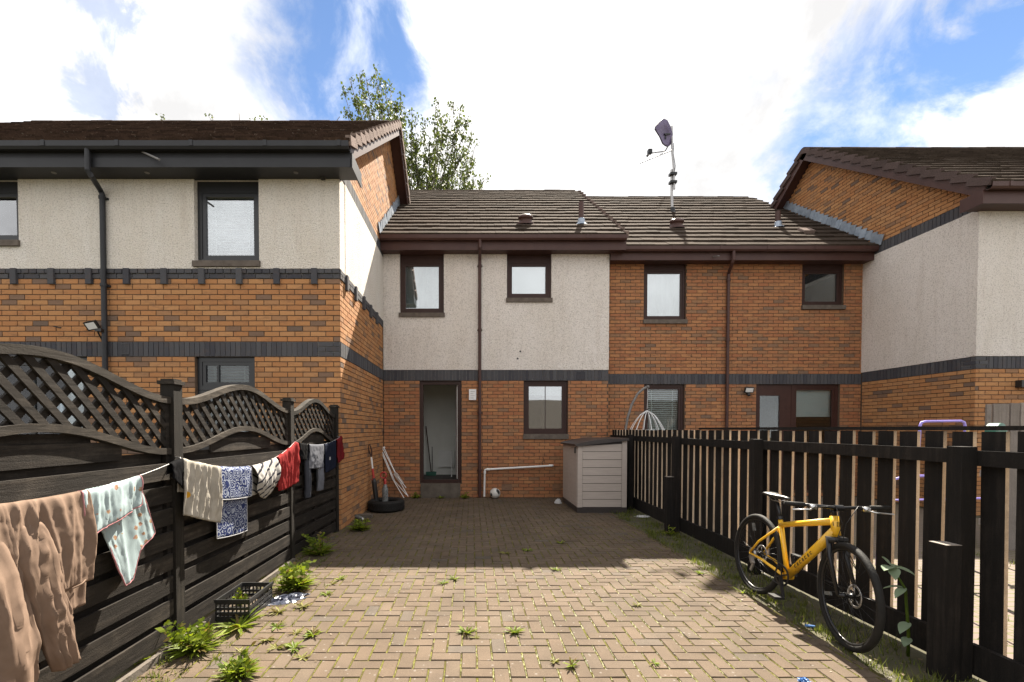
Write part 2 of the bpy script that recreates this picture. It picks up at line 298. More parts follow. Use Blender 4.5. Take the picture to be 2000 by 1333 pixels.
# ------------------------------------------------------------------ mesh helpers
class MB:
    def __init__(s): s.v = []; s.f = []; s.r = []; s.m = []; s.uv = {}
    def face(s, idx, r=0.0, m=0): s.f.append(tuple(idx)); s.r.append(r); s.m.append(m)
    def add(s, vs): k = len(s.v); s.v += [tuple(x) for x in vs]; return k
    def box(s, x0, x1, y0, y1, z0, z1, r=0.0, m=0, skip=()):
        k = s.add([(x0, y0, z0), (x1, y0, z0), (x1, y1, z0), (x0, y1, z0), (x0, y0, z1), (x1, y0, z1), (x1, y1, z1), (x0, y1, z1)])
        for nm, q in (('-z', (0, 3, 2, 1)), ('+z', (4, 5, 6, 7)), ('-y', (0, 1, 5, 4)), ('+x', (1, 2, 6, 5)), ('+y', (2, 3, 7, 6)), ('-x', (3, 0, 4, 7))):
            if nm not in skip: s.face([k + i for i in q], r, m)
        return s
    def obox(s, c, ax, ay, az, hx, hy, hz, r=0.0, m=0):
        c = Vector(c); ax, ay, az = Vector(ax) * hx, Vector(ay) * hy, Vector(az) * hz
        k = s.add([c + ax * i + ay * j + az * l for l in (-1, 1) for (i, j) in ((-1, -1), (1, -1), (1, 1), (-1, 1))])
        for q in ((0, 3, 2, 1), (4, 5, 6, 7), (0, 1, 5, 4), (1, 2, 6, 5), (2, 3, 7, 6), (3, 0, 4, 7)): s.face([k + i for i in q], r, m)
        return s
    def bar(s, a, b, wdt, hgt, up=(0, 0, 1), r=0.0, m=0):
        a, b = Vector(a), Vector(b); d = (b - a); L = d.length; d.normalize(); u = Vector(up); sd = d.cross(u)
        if sd.length < 1e-4: sd = d.cross(Vector((1, 0, 0)))
        sd.normalize(); u = sd.cross(d)
        return s.obox((a + b) / 2, d, sd, u, L / 2, wdt / 2, hgt / 2, r, m)
    def tube(s, pts, rad, n=8, closed=False, r=0.0, m=0, caps=True):
        pts = [Vector(p) for p in pts]; k0 = len(s.v); L = len(pts); prev = None
        for i, p in enumerate(pts):
            a = pts[(i - 1) % L] if (closed or i > 0) else p; c = pts[(i + 1) % L] if (closed or i < L - 1) else p
            d = (c - a).normalized()
            if prev is None:
                ref = Vector((0, 0, 1)) if abs(d.z) < 0.9 else Vector((1, 0, 0)); u = d.cross(ref).normalized()
            else:
                u = prev - d * prev.dot(d)
                u = u.normalized() if u.length > 1e-6 else d.orthogonal().normalized()
            prev = u; v = d.cross(u); rr = rad[i] if isinstance(rad, (list, tuple)) else rad
            s.add([p + (u * math.cos(2 * math.pi * j / n) + v * math.sin(2 * math.pi * j / n)) * rr for j in range(n)])
        for i in range(L if closed else L - 1):
            for j in range(n):
                a = k0 + i * n + j; b = k0 + i * n + (j + 1) % n; i2 = (i + 1) % L
                s.face((a, b, k0 + i2 * n + (j + 1) % n, k0 + i2 * n + j), r, m)
        if caps and not closed:
            s.face([k0 + j for j in range(n)][::-1], r, m); s.face([k0 + (L - 1) * n + j for j in range(n)], r, m)
        return s
    def lathe(s, prof, c, ax=(0, 0, 1), n=24, r=0.0, m=0, closed=False):
        c = Vector(c); ax = Vector(ax).normalized(); u = ax.orthogonal().normalized(); v = ax.cross(u); k0 = len(s.v)
        for (rad, h) in prof: s.add([c + ax * h + (u * math.cos(2 * math.pi * j / n) + v * math.sin(2 * math.pi * j / n)) * rad for j in range(n)])
        L = len(prof)
        for i in range(L if closed else L - 1):
            for j in range(n):
                i2 = (i + 1) % L
                s.face((k0 + i * n + j, k0 + i * n + (j + 1) % n, k0 + i2 * n + (j + 1) % n, k0 + i2 * n + j), r, m)
        return s
    def prism(s, poly, a, b, plane='xz', r=0.0, m=0):
        n = len(poly)
        def p3(p, h): return {'xz': (p[0], h, p[1]), 'yz': (h, p[0], p[1]), 'xy': (p[0], p[1], h)}[plane]
        k = s.add([p3(p, a) for p in poly] + [p3(p, b) for p in poly])
        s.face(range(k, k + n), r, m); s.face(range(k + 2 * n - 1, k + n - 1, -1), r, m)
        for i in range(n): j = (i + 1) % n; s.face((k + i, k + n + i, k + n + j, k + j), r, m)
        return s
    def mesh(s, name, mats, smooth=False, org=None, fix=True):
        me = bpy.data.meshes.new(name)
        vv = s.v if org is None else [(x - org[0], y - org[1], z - org[2]) for x, y, z in s.v]
        me.from_pydata(vv, [], s.f)
        for mm in mats: me.materials.append(MATS[mm])
        if any(s.m): me.polygons.foreach_set('material_index', s.m)
        if any(s.r):
            at = me.attributes.new('rnd', 'FLOAT', 'FACE'); at.data.foreach_set('value', s.r)
        if smooth: me.polygons.foreach_set('use_smooth', [True] * len(s.f))
        if fix:
            import bmesh
            bm = bmesh.new(); bm.from_mesh(me); bmesh.ops.recalc_face_normals(bm, faces=bm.faces); bm.to_mesh(me); bm.free()
        me.update(); return me
def wl(o):                                # world location of a parent chain made of translations / given matrices
    return o.get('_mw')
PARW = {}
def attach(o, parent):
    if parent is not None:
        o.parent = parent; o.matrix_parent_inverse = PARW[parent.name].inverted()
    PARW[o.name] = o.matrix_basis.copy()
def part(mb, name, mats, parent, smooth=False, fix=True):
    if isinstance(mats, str): mats = [mats]
    o = bpy.data.objects.new(name, mb.mesh(name, mats, smooth, None, fix)); COL.objects.link(o); attach(o, parent); return o
def thing(name, label, cat, loc=(0, 0, 0), group=None):
    o = bpy.data.objects.new(name, None); COL.objects.link(o); o.location = loc; o.empty_display_size = 0.2
    o['label'] = label; o['category'] = cat
    if group: o['group'] = group
    PARW[o.name] = Matrix.Translation(loc); return o
def solo(mb, name, mats, label, cat, org=(0, 0, 0), group=None, smooth=False, fix=True):
    if isinstance(mats, str): mats = [mats]
    o = bpy.data.objects.new(name, mb.mesh(name, mats, smooth, org, fix)); COL.objects.link(o); o.location = org
    o['label'] = label; o['category'] = cat
    if group: o['group'] = group
    PARW[o.name] = Matrix.Translation(org); return o
def struct(mb, name, mats, kind='structure', smooth=False):
    if isinstance(mats, str): mats = [mats]
    o = bpy.data.objects.new(name, mb.mesh(name, mats, smooth)); COL.objects.link(o); o['kind'] = kind; PARW[o.name] = Matrix(); return o
# pieces: (matrix) placed unit meshes; nearest 300 in view become objects, the rest one joined 'stuff' mesh
def pieces(name, items, mesh, parent, limit=300, rest=None):
    def key(mx):
        p = proj(mx.translation)
        if p is None: return 1e9
        inside = -60 < p[0] < 2060 and -60 < p[1] < 1393
        return p[2] + (0 if inside else 1000)
    items = sorted(items, key=key); inv = PARW[parent.name].inverted()
    for mx in items[:limit]:
        o = bpy.data.objects.new(name, mesh); COL.objects.link(o); o.matrix_basis = mx; o.parent = parent; o.matrix_parent_inverse = inv
    if len(items) > limit:
        vs = [v.co.copy() for v in mesh.vertices]; fs = [tuple(p.vertices) for p in mesh.polygons]; ms = [p.material_index for p in mesh.polygons]
        mb = MB()
        for mx in items[limit:]:
            k = mb.add([mx @ v for v in vs]); r = random.random()
            for q, mi in zip(fs, ms): mb.face([k + i for i in q], r + 0.001, mi)
        o = part(mb, rest or (name + 's_beyond'), [mm.name for mm in mesh.materials], parent, fix=False); o['kind'] = 'stuff'
def umesh(name, mat, bevel=0.0):          # unit block, x,y,z in -0.5..0.5, optional chamfer given per axis fraction on the +y... front side
    mb = MB(); mb.box(-.5, .5, -.5, .5, -.5, .5); return mb.mesh(name, [mat])
def XF(loc, ax, ay, az, sx, sy, sz):
    mm = Matrix(((ax[0] * sx, ay[0] * sy, az[0] * sz, loc[0]), (ax[1] * sx, ay[1] * sy, az[1] * sz, loc[1]), (ax[2] * sx, ay[2] * sy, az[2] * sz, loc[2]), (0, 0, 0, 1)))
    return mm
def in_open(u0, u1, z0, z1, ops):
    segs = [(u0, u1)]
    for (a, b, c, d) in ops:
        if z1 <= c + 0.012 or z0 >= d - 0.012: continue
        ns = []
        for (s0, s1) in segs:
            if s1 <= a or s0 >= b: ns.append((s0, s1)); continue
            if s0 < a: ns.append((s0, a))
            if s1 > b: ns.append((b, s1))
        segs = ns
    return [q for q in segs if q[1] - q[0] > 0.025]
def lay(face, u0, u1, z0, z1, ops=(), course=0.075, L=0.225, joint=0.0125, thick=0.05, out=0.0, clip=None, seed=0, phase=0.0):
    """stretcher bond on face = (origin, udir, outward normal)"""
    org, ud, nd = Vector(face[0]), Vector(face[1]), Vector(face[2]); res = []; rr = random.Random(seed)
    nc = max(1, round((z1 - z0) / course)); ch = (z1 - z0) / nc
    for i in range(nc):
        a, b = z0 + i * ch, z0 + (i + 1) * ch; off = (L / 2 if i % 2 else 0) + phase
        k = math.floor((u0 - off) / L); lo, hi = u0, u1
        if clip:
            cc = clip((a + b) / 2 + ch * 0.3)
            if cc is None: continue
            lo, hi = max(lo, cc[0]), min(hi, cc[1])
        while off + k * L < hi:
            s0, s1 = max(lo, off + k * L), min(hi, off + (k + 1) * L); k += 1
            if s1 - s0 < 0.03: continue
            for (p0, p1) in in_open(s0, s1, a, b, ops):
                w_ = p1 - p0 - joint; h_ = ch - joint
                if w_ < 0.02: continue
                pr = out + rr.uniform(-0.0015, 0.0025)
                c = org + ud * ((p0 + p1) / 2) + nd * (pr - thick / 2) + Vector((0, 0, (a + b) / 2))
                res.append(XF(c, ud, nd, (0, 0, 1), w_, thick, h_))
    return res
def soldiers(face, u0, u1, z0, z1, pitch=0.075, joint=0.010, thick=0.05, out=0.0):
    org, ud, nd = Vector(face[0]), Vector(face[1]), Vector(face[2]); res = []; n = max(1, round((u1 - u0) / pitch)); p = (u1 - u0) / n
    for i in range(n):
        c = org + ud * (u0 + (i + .5) * p) + nd * (out + random.uniform(-.001, .002) - thick / 2) + Vector((0, 0, (z0 + z1) / 2))
        res.append(XF(c, ud, nd, (0, 0, 1), p - joint, thick, z1 - z0 - joint))
    return res
def slab(mb, x0, x1, z0, z1, y0, y1, ops=()):          # wall slab facing -y with rectangular openings
    xs = sorted({x0, x1, *[min(max(q, x0), x1) for op in ops for q in op[:2]]}); zs = sorted({z0, z1, *[min(max(q, z0), z1) for op in ops for q in op[2:4]]})
    def solid(i, j):
        if i < 0 or j < 0 or i >= len(xs) - 1 or j >= len(zs) - 1: return False
        cx, cz = (xs[i] + xs[i + 1]) / 2, (zs[j] + zs[j + 1]) / 2
        return not any(a < cx < b and c < cz < d for (a, b, c, d) in ops)
    for i in range(len(xs) - 1):
        for j in range(len(zs) - 1):
            if not solid(i, j): continue
            sk = []
            if solid(i - 1, j): sk.append('-x')
            if solid(i + 1, j): sk.append('+x')
            if solid(i, j - 1): sk.append('-z')
            if solid(i, j + 1): sk.append('+z')
            mb.box(xs[i], xs[i + 1], y0, y1, zs[j], zs[j + 1], skip=sk)
    return mb
UB = umesh('brick', 'brick'); UBM = umesh('brick', 'brick_middle'); UD = umesh('band_brick', 'band_brick')
# ------------------------------------------------------------------ the setting: ground and paving
mb = MB(); mb.box(-120, 120, -60, 160, -0.6, -0.012)
simple('ground_dirt', (0.045, 0.042, 0.022), (0.085, 0.075, 0.04), 3, 0.95, 0.8, 40)
struct(mb, 'ground', 'ground_dirt')
PX0, PX1, PY0, PY1 = -2.12, 2.47, 0.6, 9.86
mb = MB(); mb.box(PX0 - .01, PX1 + .02, PY0, PY1, -0.008, -0.0045)
paving = struct(mb, 'paving', 'joint_moss')
pm = MB(); k = pm.add([(-.5, -.5, -.5), (.5, -.5, -.5), (.5, .5, -.5), (-.5, .5, -.5)])
def ring(z, ix, iy): return pm.add([(-.5 + ix, -.5 + iy, z), (.5 - ix, -.5 + iy, z), (.5 - ix, .5 - iy, z), (-.5 + ix, .5 - iy, z)])
r1 = ring(.38, 0, 0); r2 = ring(.5, .02, .04)
for a, b in ((k, r1), (r1, r2)):
    for i in range(4): pm.face((a + i, a + (i + 1) % 4, b + (i + 1) % 4, b + i))
pm.face((r2, r2 + 1, r2 + 2, r2 + 3)); UP = pm.mesh('paver', ['paver'])
items = []; rr = random.Random(3); a = 0.1
for ix in range(-22, 26):
    for iy in range(5, 100):
        s = (ix - iy) % 4
        if s == 0: cx, cy, lx, ly = ix * a + a, iy * a + a / 2, 2 * a, a
        elif s == 3: cx, cy, lx, ly = ix * a + a / 2, iy * a + a, a, 2 * a
        else: continue
        cx += 0.03
        x0, x1 = max(cx - lx / 2, PX0), min(cx + lx / 2, PX1 + (0.012 if iy % 3 else -0.01)); y0, y1 = max(cy - ly / 2, PY0), min(cy + ly / 2, PY1)
        if x1 - x0 < .03 or y1 - y0 < .03: continue
        gx = 0.0045; top = rr.uniform(-0.002, 0.003)
        pass
        tx, ty = rr.gauss(0, .010), rr.gauss(0, .010); yaw = rr.gauss(0, .010)
        if lx > ly: mm = XF(((x0 + x1) / 2, (y0 + y1) / 2, top - .03), (1, yaw, tx), (-yaw, 1, ty), (0, 0, 1), x1 - x0 - 2 * gx, y1 - y0 - 2 * gx * .6, .06)
        else: mm = XF(((x0 + x1) / 2, (y0 + y1) / 2, top - .03), (yaw, 1, ty), (-1, yaw, -tx), (0, 0, 1), y1 - y0 - 2 * gx * .6, x1 - x0 - 2 * gx, .06)
        items.append(mm)
pieces('paver', items, UP, paving, 300, 'pavers_beyond')
# neighbour's paved yard seen through the fence gaps
m, t, b, o = newmat('yard_block'); b.inputs['Roughness'].default_value = 0.9
bt = N(t, 'ShaderNodeTexBrick'); lk(t, pos(t), bt.inputs['Vector']); bt.inputs['Scale'].default_value = 1.0
bt.inputs['Brick Width'].default_value = 0.2; bt.inputs['Row Height'].default_value = 0.1; bt.inputs['Mortar Size'].default_value = 0.008
bt.inputs['Color1'].default_value = (0.15, 0.11, 0.09, 1); bt.inputs['Color2'].default_value = (0.13, 0.10, 0.085, 1); bt.inputs['Mortar'].default_value = (0.08, 0.085, 0.02, 1)
lk(t, bt.outputs['Color'], b.inputs['Base Color'])
mb = MB(); mb.box(3.25, 8.45, 0.6, 10.0, -0.01, -0.002); struct(mb, 'neighbour_yard', 'yard_block')

# ------------------------------------------------------------------ house helpers
def window(h, x0, x1, z0, z1, Y, mats, inset=0.06, fw=0.055, sw=0.05, back=None, sill=None, head=0.0, glass='glass', mull=None, half=None):
    """frame > sash, pane, sill, blind; Y = wall face"""
    fm, sm = mats; e = 0.002
    def frame(mb, a, b, c, d, w_, y0, y1, top=0.0):
        mb.box(a, a + w_, y0, y1, c, d); mb.box(b - w_, b, y0, y1, c, d)
        mb.box(a + w_, b - w_, y0, y1, c, c + w_); mb.box(a + w_, b - w_, y0, y1, d - w_ - top, d)
    mb = MB(); frame(mb, x0 + e, x1 - e, z0 + e, z1 - e, fw, Y + inset, Y + inset + .07, head)
    win = part(mb, 'window', fm, h)
    a, b, c, d = x0 + fw, x1 - fw, z0 + fw, z1 - fw - head
    mb = MB(); frame(mb, a + e, b - e, c + e, d - e, sw, Y + inset + .012, Y + inset + .062)
    if mull:
        for (mx_, mw) in mull: mb.box(mx_ - mw / 2, mx_ + mw / 2, Y + inset + .014, Y + inset + .06, c + sw, d - sw)
    part(mb, 'sash', sm, win)
    mb = MB(); mb.box(a + sw, b - sw, Y + inset + .034, Y + inset + .038, c + sw, d - sw); part(mb, 'pane', glass, win)
    yb = Y + inset + .11
    if back in ('blind', 'backing'):
        zlo = c if half is None else d - (d - c) * half
        mb = MB(); n = 24; k = mb.add([(a - .03 + (b - a + .06) * i / n, yb + (0.012 * math.sin(i * 2.1) if back == 'backing' else 0), z) for i in range(n + 1) for z in (zlo, d)])
        for i in range(n): mb.face((k + 2 * i, k + 2 * i + 2, k + 2 * i + 3, k + 2 * i + 1))
        part(mb, 'pane_backing' if back == 'backing' else 'roller_blind', 'pale_backing' if back == 'backing' else 'blind_white', win, smooth=True, fix=False)  # the wavy sheet is added to lift pane brightness towards a sky reflection
    elif back in ('slats', 'slats_dark'):
        zlo = c if half is None else d - (d - c) * half
        mb = MB(); z = d - .05; st = 0.044
        mb.box(a, b, yb - .02, yb + .02, d - .045, d + .01)
        while z > zlo + .02:
            mb.obox(((a + b) / 2, yb, z), (1, 0, 0), (0, .80, .6), (0, -.6, .80), (b - a) / 2 - .005, .021, .0012); z -= st
        for q in (0.2, 0.8): mb.box(a + (b - a) * q - .008, a + (b - a) * q + .008, yb - .026, yb - .024, zlo, d - .04)
        part(mb, 'venetian_blind', 'blind_white' if back == 'slats' else 'blind_shade', win)
    if sill:
        mb = MB(); mb.box(x0 - sill[0], x1 + sill[0], Y - sill[2], Y + inset + .02, z0 - sill[1], z0 - .002); part(mb, 'sill', 'stone_sill', win)
    return win
def roof(h, x0, x1, Ye, ze, Yr, zr, tmat, vmat, bmat, left=False, right=False, wl_=None, wr_=None, seed=1, ybfac=1.0, tgap=.005):
    Ln = math.hypot(Yr - Ye, zr - ze); sv = Vector((0, (Yr - Ye) / Ln, (zr - ze) / Ln)); nv = Vector((0, -sv.z, sv.y)); rr = random.Random(seed)
    Yb = Yr + (Yr - Ye) * ybfac; zb = zr - (zr - ze) * ybfac
    mb = MB(); mb.prism([(Ye + .02, ze - .02), (Yr, zr - .012), (Yb, zb), (Yb, zb - .10), (Yr, zr - .13), (Ye + .02, ze - .10)], x0 + .03, x1 - .03, 'yz')
    rf = part(mb, 'roof', 'roof_deck', h)
    gauge, tw, tl, tt = 0.345, 0.30, 0.40, 0.036; ang = 0.040 / tl
    ay = sv * math.cos(ang) - nv * math.sin(ang); az = nv * math.cos(ang) + sv * math.sin(ang); items = []
    nc = int(Ln / gauge) + 1; gauge = Ln / (nc - 0.25)
    for k in range(nc):
        off = (tw / 2 if k % 2 else 0); x = x0 - tw + off
        while x < x1 - .01:
            a, b = max(x, x0), min(x + tw, x1); x += tw
            if b - a < .04: continue
            s0 = k * gauge - .05 + rr.uniform(-.006, .006); ln = min(tl, Ln - s0)
            c = Vector(((a + b) / 2, Ye, ze)) + sv * (s0 + ln / 2) + nv * (.034 + rr.uniform(-.003, .004))
            rx = Vector((1, 0, rr.gauss(0, .006))).normalized()
            items.append(XF(c, rx, ay, az, b - a - tgap, ln, tt))
    um = umesh('roof_tile', tmat); pieces('roof_tile', items, um, rf, 300, 'roof_tiles_beyond')
    # ridge tiles
    rm = MB(); n = 8; L2 = .23
    k = rm.add([(sgn * L2, math.cos(math.pi * j / n) * rad, math.sin(math.pi * j / n) * rad * .75) for rad in (.125, .108) for sgn in (-1, 1) for j in range(n + 1)])
    st = n + 1
    for j in range(n):
        rm.face((k + j, k + j + 1, k + st + j + 1, k + st + j)); rm.face((k + 2 * st + j, k + 3 * st + j, k + 3 * st + j + 1, k + 2 * st + j + 1))
        rm.face((k + j, k + 2 * st + j, k + 2 * st + j + 1, k + j + 1)); rm.face((k + st + j, k + st + j + 1, k + 3 * st + j + 1, k + 3 * st + j))
    rmesh = rm.mesh('ridge_tile', [tmat], True); x = x0 + .23; items = []
    while x < x1 - .1:
        items.append(Matrix.Translation((x, Yr, zr - .035 + rr.uniform(-.006, .006)))); x += .455
    pieces('ridge_tile', items, rmesh, rf, 300)
    # verges: bargeboard, soffit, cloak tiles on both slopes
    for flag, xe, xw, sg in ((left, x0, wl_, -1), (right, x1, wr_, 1)):
        if not flag: continue
        vm = umesh('verge_tile', vmat); items = []
        for (ya, za, yb, zb2) in ((Ye, ze, Yr, zr), (Yb, zb, Yr, zr)):
            L3 = math.hypot(yb - ya, zb2 - za); s3 = Vector((0, (yb - ya) / L3, (zb2 - za) / L3)); n3 = Vector((0, -s3.z, s3.y))
            if n3.z < 0: n3 = -n3
            A = Vector((0, ya, za)); mbb = MB()
            def q(sx, nx): return A + s3 * sx + n3 * nx
            xi, xo = xe - sg * .05, xe - sg * .022
            ps = [q(0, -.035), q(L3, -.035), q(L3, -.20), q(0, -.20)]
            kk = mbb.add([(xi, p.y, p.z) for p in ps] + [(xo, p.y, p.z) for p in ps])
            for fq in ((0, 1, 2, 3), (7, 6, 5, 4), (0, 4, 5, 1), (1, 5, 6, 2), (2, 6, 7, 3), (3, 7, 4, 0)): mbb.face([kk + i for i in fq])
            part(mbb, 'bargeboard', bmat, rf)
            mbs = MB(); ps = [q(0, -.13), q(L3, -.13), q(L3, -.145), q(0, -.145)]; xa, xb_ = xw, xi - sg * .001
            kk = mbs.add([(xa, p.y, p.z) for p in ps] + [(xb_, p.y, p.z) for p in ps])
            for fq in ((0, 1, 2, 3), (7, 6, 5, 4), (0, 4, 5, 1), (1, 5, 6, 2), (2, 6, 7, 3), (3, 7, 4, 0)): mbs.face([kk + i for i in fq])
            part(mbs, 'verge_soffit', bmat, rf)
            a3 = s3 * math.cos(.20) - n3 * math.sin(.20); b3 = n3 * math.cos(.20) + s3 * math.sin(.20); kk = 0
            while kk * gauge < L3 - .1:
                s0 = kk * gauge - .05; ln = min(.385, L3 - s0)
                c = Vector((xe - sg * .018, ya, za)) + s3 * (s0 + ln / 2) + n3 * (.006 + rr.uniform(-.004, .004))
                items.append(XF(c, (1, 0, 0), a3, b3, .075, ln, .12)); kk += 1
        pieces('verge_tile', items, vm, rf, 300)
    return rf, sv, nv
def eaves(h, x0, x1, Ye, ze, Yw, zbot, mat, gdepth=.11, ends=(True, True)):
    mb = MB(); mb.box(x0, x1, Ye + .045, Ye + .067, zbot, ze - .035); part(mb, 'fascia', mat, h)
    mb = MB(); mb.box(x0, x1, Ye + .068, Yw + .02, zbot + .012, zbot + .024); part(mb, 'soffit', mat, h)
    y0, y1, zt, zb = Ye - .075, Ye + .04, ze + .0, ze - gdepth
    poly = [(y0, zt), (y0 + .004, zb + .03), (y0 + .03, zb), (y1 - .03, zb), (y1, zb + .03), (y1, zt), (y1 - .006, zt), (y1 - .006, zb + .033), (y1 - .033, zb + .006), (y0 + .033, zb + .006), (y0 + .011, zb + .033), (y0 + .007, zt)]
    mb = MB(); k = mb.add([(x0, y, z) for y, z in poly] + [(x1, y, z) for y, z in poly]); n = len(poly)
    for i in range(n): j = (i + 1) % n; mb.face((k + i, k + j, k + n + j, k + n + i))
    for kk in (k, k + n):
        for (a_, b_, c_, d_) in ((0, 1, 10, 11), (1, 2, 9, 10), (2, 3, 8, 9), (3, 4, 7, 8), (4, 5, 6, 7)): mb.face((kk + a_, kk + b_, kk + c_, kk + d_))
    gt = part(mb, 'gutter', mat, h, fix=True)
    mb = MB(); x = x0 + .3
    while x < x1: mb.box(x - .025, x + .025, y0 - .006, y0 - .001, zb + .028, zt + .004); x += 1.0
    part(mb, 'gutter_bracket', mat, gt)
    return gt
def box_part(h, name, mat, *a): mb = MB(); mb.box(*a); return part(mb, name, mat, h)
def airbrick(h, x0, x1, z0, z1, Y, mat='band_brick'):
    mb = MB(); mb.box(x0, x1, Y - .010, Y + .004, z0, z0 + .012); mb.box(x0, x1, Y - .010, Y + .004, z1 - .012, z1)
    n = 6
    for i in range(n + 1): x = x0 + (x1 - x0) * i / n; mb.box(x - .004, x + .004, Y - .009, Y + .004, z0 + .012, z1 - .012)
    mb.box(x0, x1, Y - .004, Y + .004, z0 + .012, z1 - .012)
    part(mb, 'air_brick', mat, h)

# ------------------------------------------------------------------ left house
YL, XS = 6.68, -1.925
LE_Y, LE_Z = 6.30, ZM(281, 6.30); LR_Y, LR_Z = 10.68, ZM(243, 10.68)
hl = thing('terraced_house', 'large left house, cream render over orange brick, dark grey gutter and windows', 'house', (-5.5, YL, 0), 'houses of the terrace')
XL0 = -10.1; ZB0, ZB1 = ZM(697, YL), ZM(668, YL); ZD0, ZD1 = ZM(545, YL), ZM(525.5, YL); LSOF = ZM(329, 6.37)
up1 = (P(380, 400, YL).x, P(506, 400, YL).x, ZM(511, YL), LSOF + .02)
up2 = (P(37, 400, YL).x - .92, P(37, 400, YL).x, ZM(471, YL), LSOF + .02)
lo1 = (P(381, 740, YL).x, P(497, 740, YL).x, 1.15, ZB0)
lo2 = (P(170, 740, YL).x - 1.75, P(170, 740, YL).x, 1.15, ZB0)
DEP = 8.0
mb = MB(); slab(mb, XL0, XS - .008, -.1, ZD1, YL + .008, YL + .28, [lo1, lo2])
mb.box(XS - .28, XS - .0085, YL + .281, YL + DEP, -.1, ZD1); mb.box(XL0, XS - .281, YL + DEP - .25, YL + DEP, -.1, LSOF)
wall_l = part(mb, 'wall', 'mortar', hl)
fr = ((0, YL, 0), (1, 0, 0), (0, -1, 0)); sd = ((XS, 0, 0), (0, 1, 0), (1, 0, 0))
items = lay(fr, XL0, XS, 0.0, ZB0, [lo1, lo2], seed=1) + lay(fr, XL0, XS, ZB1, ZD0, seed=2)
items += lay(sd, YL, 9.86, 0.0, ZB0, seed=3, phase=.11) + lay(sd, YL, 9.86, ZB1, ZD0, seed=4, phase=.11)
items = [m_ for m_ in items if proj(m_.translation) and proj(m_.translation)[0] > -80]
pieces('brick', items, UB, wall_l, 300, 'bricks_beyond')
mb = MB(); mb.box(XL0, XS - .006, YL + .0065, YL + .03, ZB0 + .002, ZB1 - .002); mb.box(XL0, XS - .006, YL + .0065, YL + .03, ZD0 + .002, ZD1 - .002)
mb.box(XS - .03, XS - .0065, YL + .03, 9.86, ZB0 + .002, ZB1 - .002); mb.box(XS - .03, XS - .0065, YL + .03, 9.86, ZD0 + .002, ZD1 - .002)
band = part(mb, 'brick_band', 'mortar_grey', hl)
items = soldiers(fr, XL0 + 2.9, XS - .33, ZB0, ZB1, out=.004) + lay(fr, XS - .33, XS, ZB0, ZB1, out=.004, seed=5) + soldiers(sd, YL + .02, 9.86, ZB0, ZB1, out=.004)
zmid = (ZD0 + ZD1) / 2
items += lay(fr, XL0 + 2.9, XS, ZD0, zmid, out=.006, seed=6) + lay(fr, XL0 + 2.9, XS, zmid, ZD1, out=.020, seed=7, L=.113)
items += lay(sd, YL, 9.86, ZD0, ZD1, out=.012, seed=8)
pieces('band_brick', items, UD, band, 300, 'band_bricks_beyond')
dent = MB(); x = P(30, 540, YL).x - .545; items = []
while x < XS - .2:
    items.append(XF((x, YL - .005, (ZD1 + ZD0 - .085) / 2), (1, 0, 0), (0, -1, 0), (0, 0, 1), .085, .075, ZD1 - ZD0 + .08)); x += .5453
y = YL + .3
while y < 9.7:
    items.append(XF((XS + .005, y, (ZD1 + ZD0 - .085) / 2), (0, 1, 0), (1, 0, 0), (0, 0, 1), .085, .075, ZD1 - ZD0 + .08)); y += .5453
pieces('dentil_brick', items, UD, band, 300)
# render storey
mb = MB(); slab(mb, XL0, XS + .004, ZD1, LSOF + .06, YL - .012, YL + .26, [up1, up2]); part(mb, 'render', 'render_cream', hl)
GZ0 = ZM(341, YL, 669) ; GZ1 = GZ0 + .215
mb = MB(); mb.box(XS - .25, XS + .010, YL + .262, 10.1, ZD1, GZ0); part(mb, 'render_side', 'render_cream', hl)
mb = MB(); mb.box(XS - .2, XS - .006, YL + .05, 14.6, GZ0 + .001, GZ1); gb = part(mb, 'gable_band', 'mortar_grey', hl)
pieces('band_brick', soldiers(sd, YL + .02, 9.9, GZ0, GZ1, out=.006), UD, gb, 300)
slope = (LR_Z - LE_Z) / (LR_Y - LE_Y)
def gclip_l(z):
    d = (LR_Z - .17 - z) / slope
    return None if d < .05 else (LR_Y - d, LR_Y + d)
mb = MB(); gy0 = LR_Y - (LR_Z - .19 - GZ1) / slope
mb.prism([(gy0, GZ1 + .001), (2 * LR_Y - gy0, GZ1 + .001), (LR_Y, LR_Z - .19)], XS - .2, XS - .008, 'yz'); gw = part(mb, 'gable', 'mortar', hl)
pieces('brick', lay(sd, gy0, 2 * LR_Y - gy0, GZ1, LR_Z - .2, clip=gclip_l, seed=11), UB, gw, 300, 'bricks_beyond')
roof(hl, XL0, XS + .27, LE_Y, LE_Z, LR_Y, LR_Z, 'roof_tile_mossy', 'verge_tile', 'brown_plastic', right=True, wr_=XS, seed=5, tgap=-.004)
eaves(hl, XL0, XS + .255, LE_Y, LE_Z, YL, LSOF, 'grey_plastic', .10)
box_part(hl, 'eaves_end_box', 'grey_plastic', XS + .256, XS + .275, LE_Y + .045, YL + .2, LSOF, LSOF + .20)
box_part(hl, 'fascia_trim', 'grey_plastic', XL0, XS + .25, LE_Y + .026, LE_Y + .044, LSOF - .01, LSOF + .115)
wm = ('anthracite_frame', 'anthracite_frame')
window(hl, *up1, YL, wm, .07, .06, .055, 'slats', (.02, .085, .05), head=.10)
window(hl, *up2, YL, wm, .07, .06, .055, 'slats_dark', (.02, .085, .05), head=.10, half=.35)
zt_ = ZM(762, YL)
window(hl, lo1[0], lo1[1], zt_ + .001, lo1[3], YL, wm, .06, .065, .05, 'slats_dark', None, mull=[((lo1[0] + lo1[1]) / 2 - .14, .03)], glass='glass_dark')
window(hl, lo1[0], lo1[1], lo1[2], zt_ - .001, YL, wm, .06, .065, .05, 'slats_dark', (.03, .07, .04), glass='glass_dark')
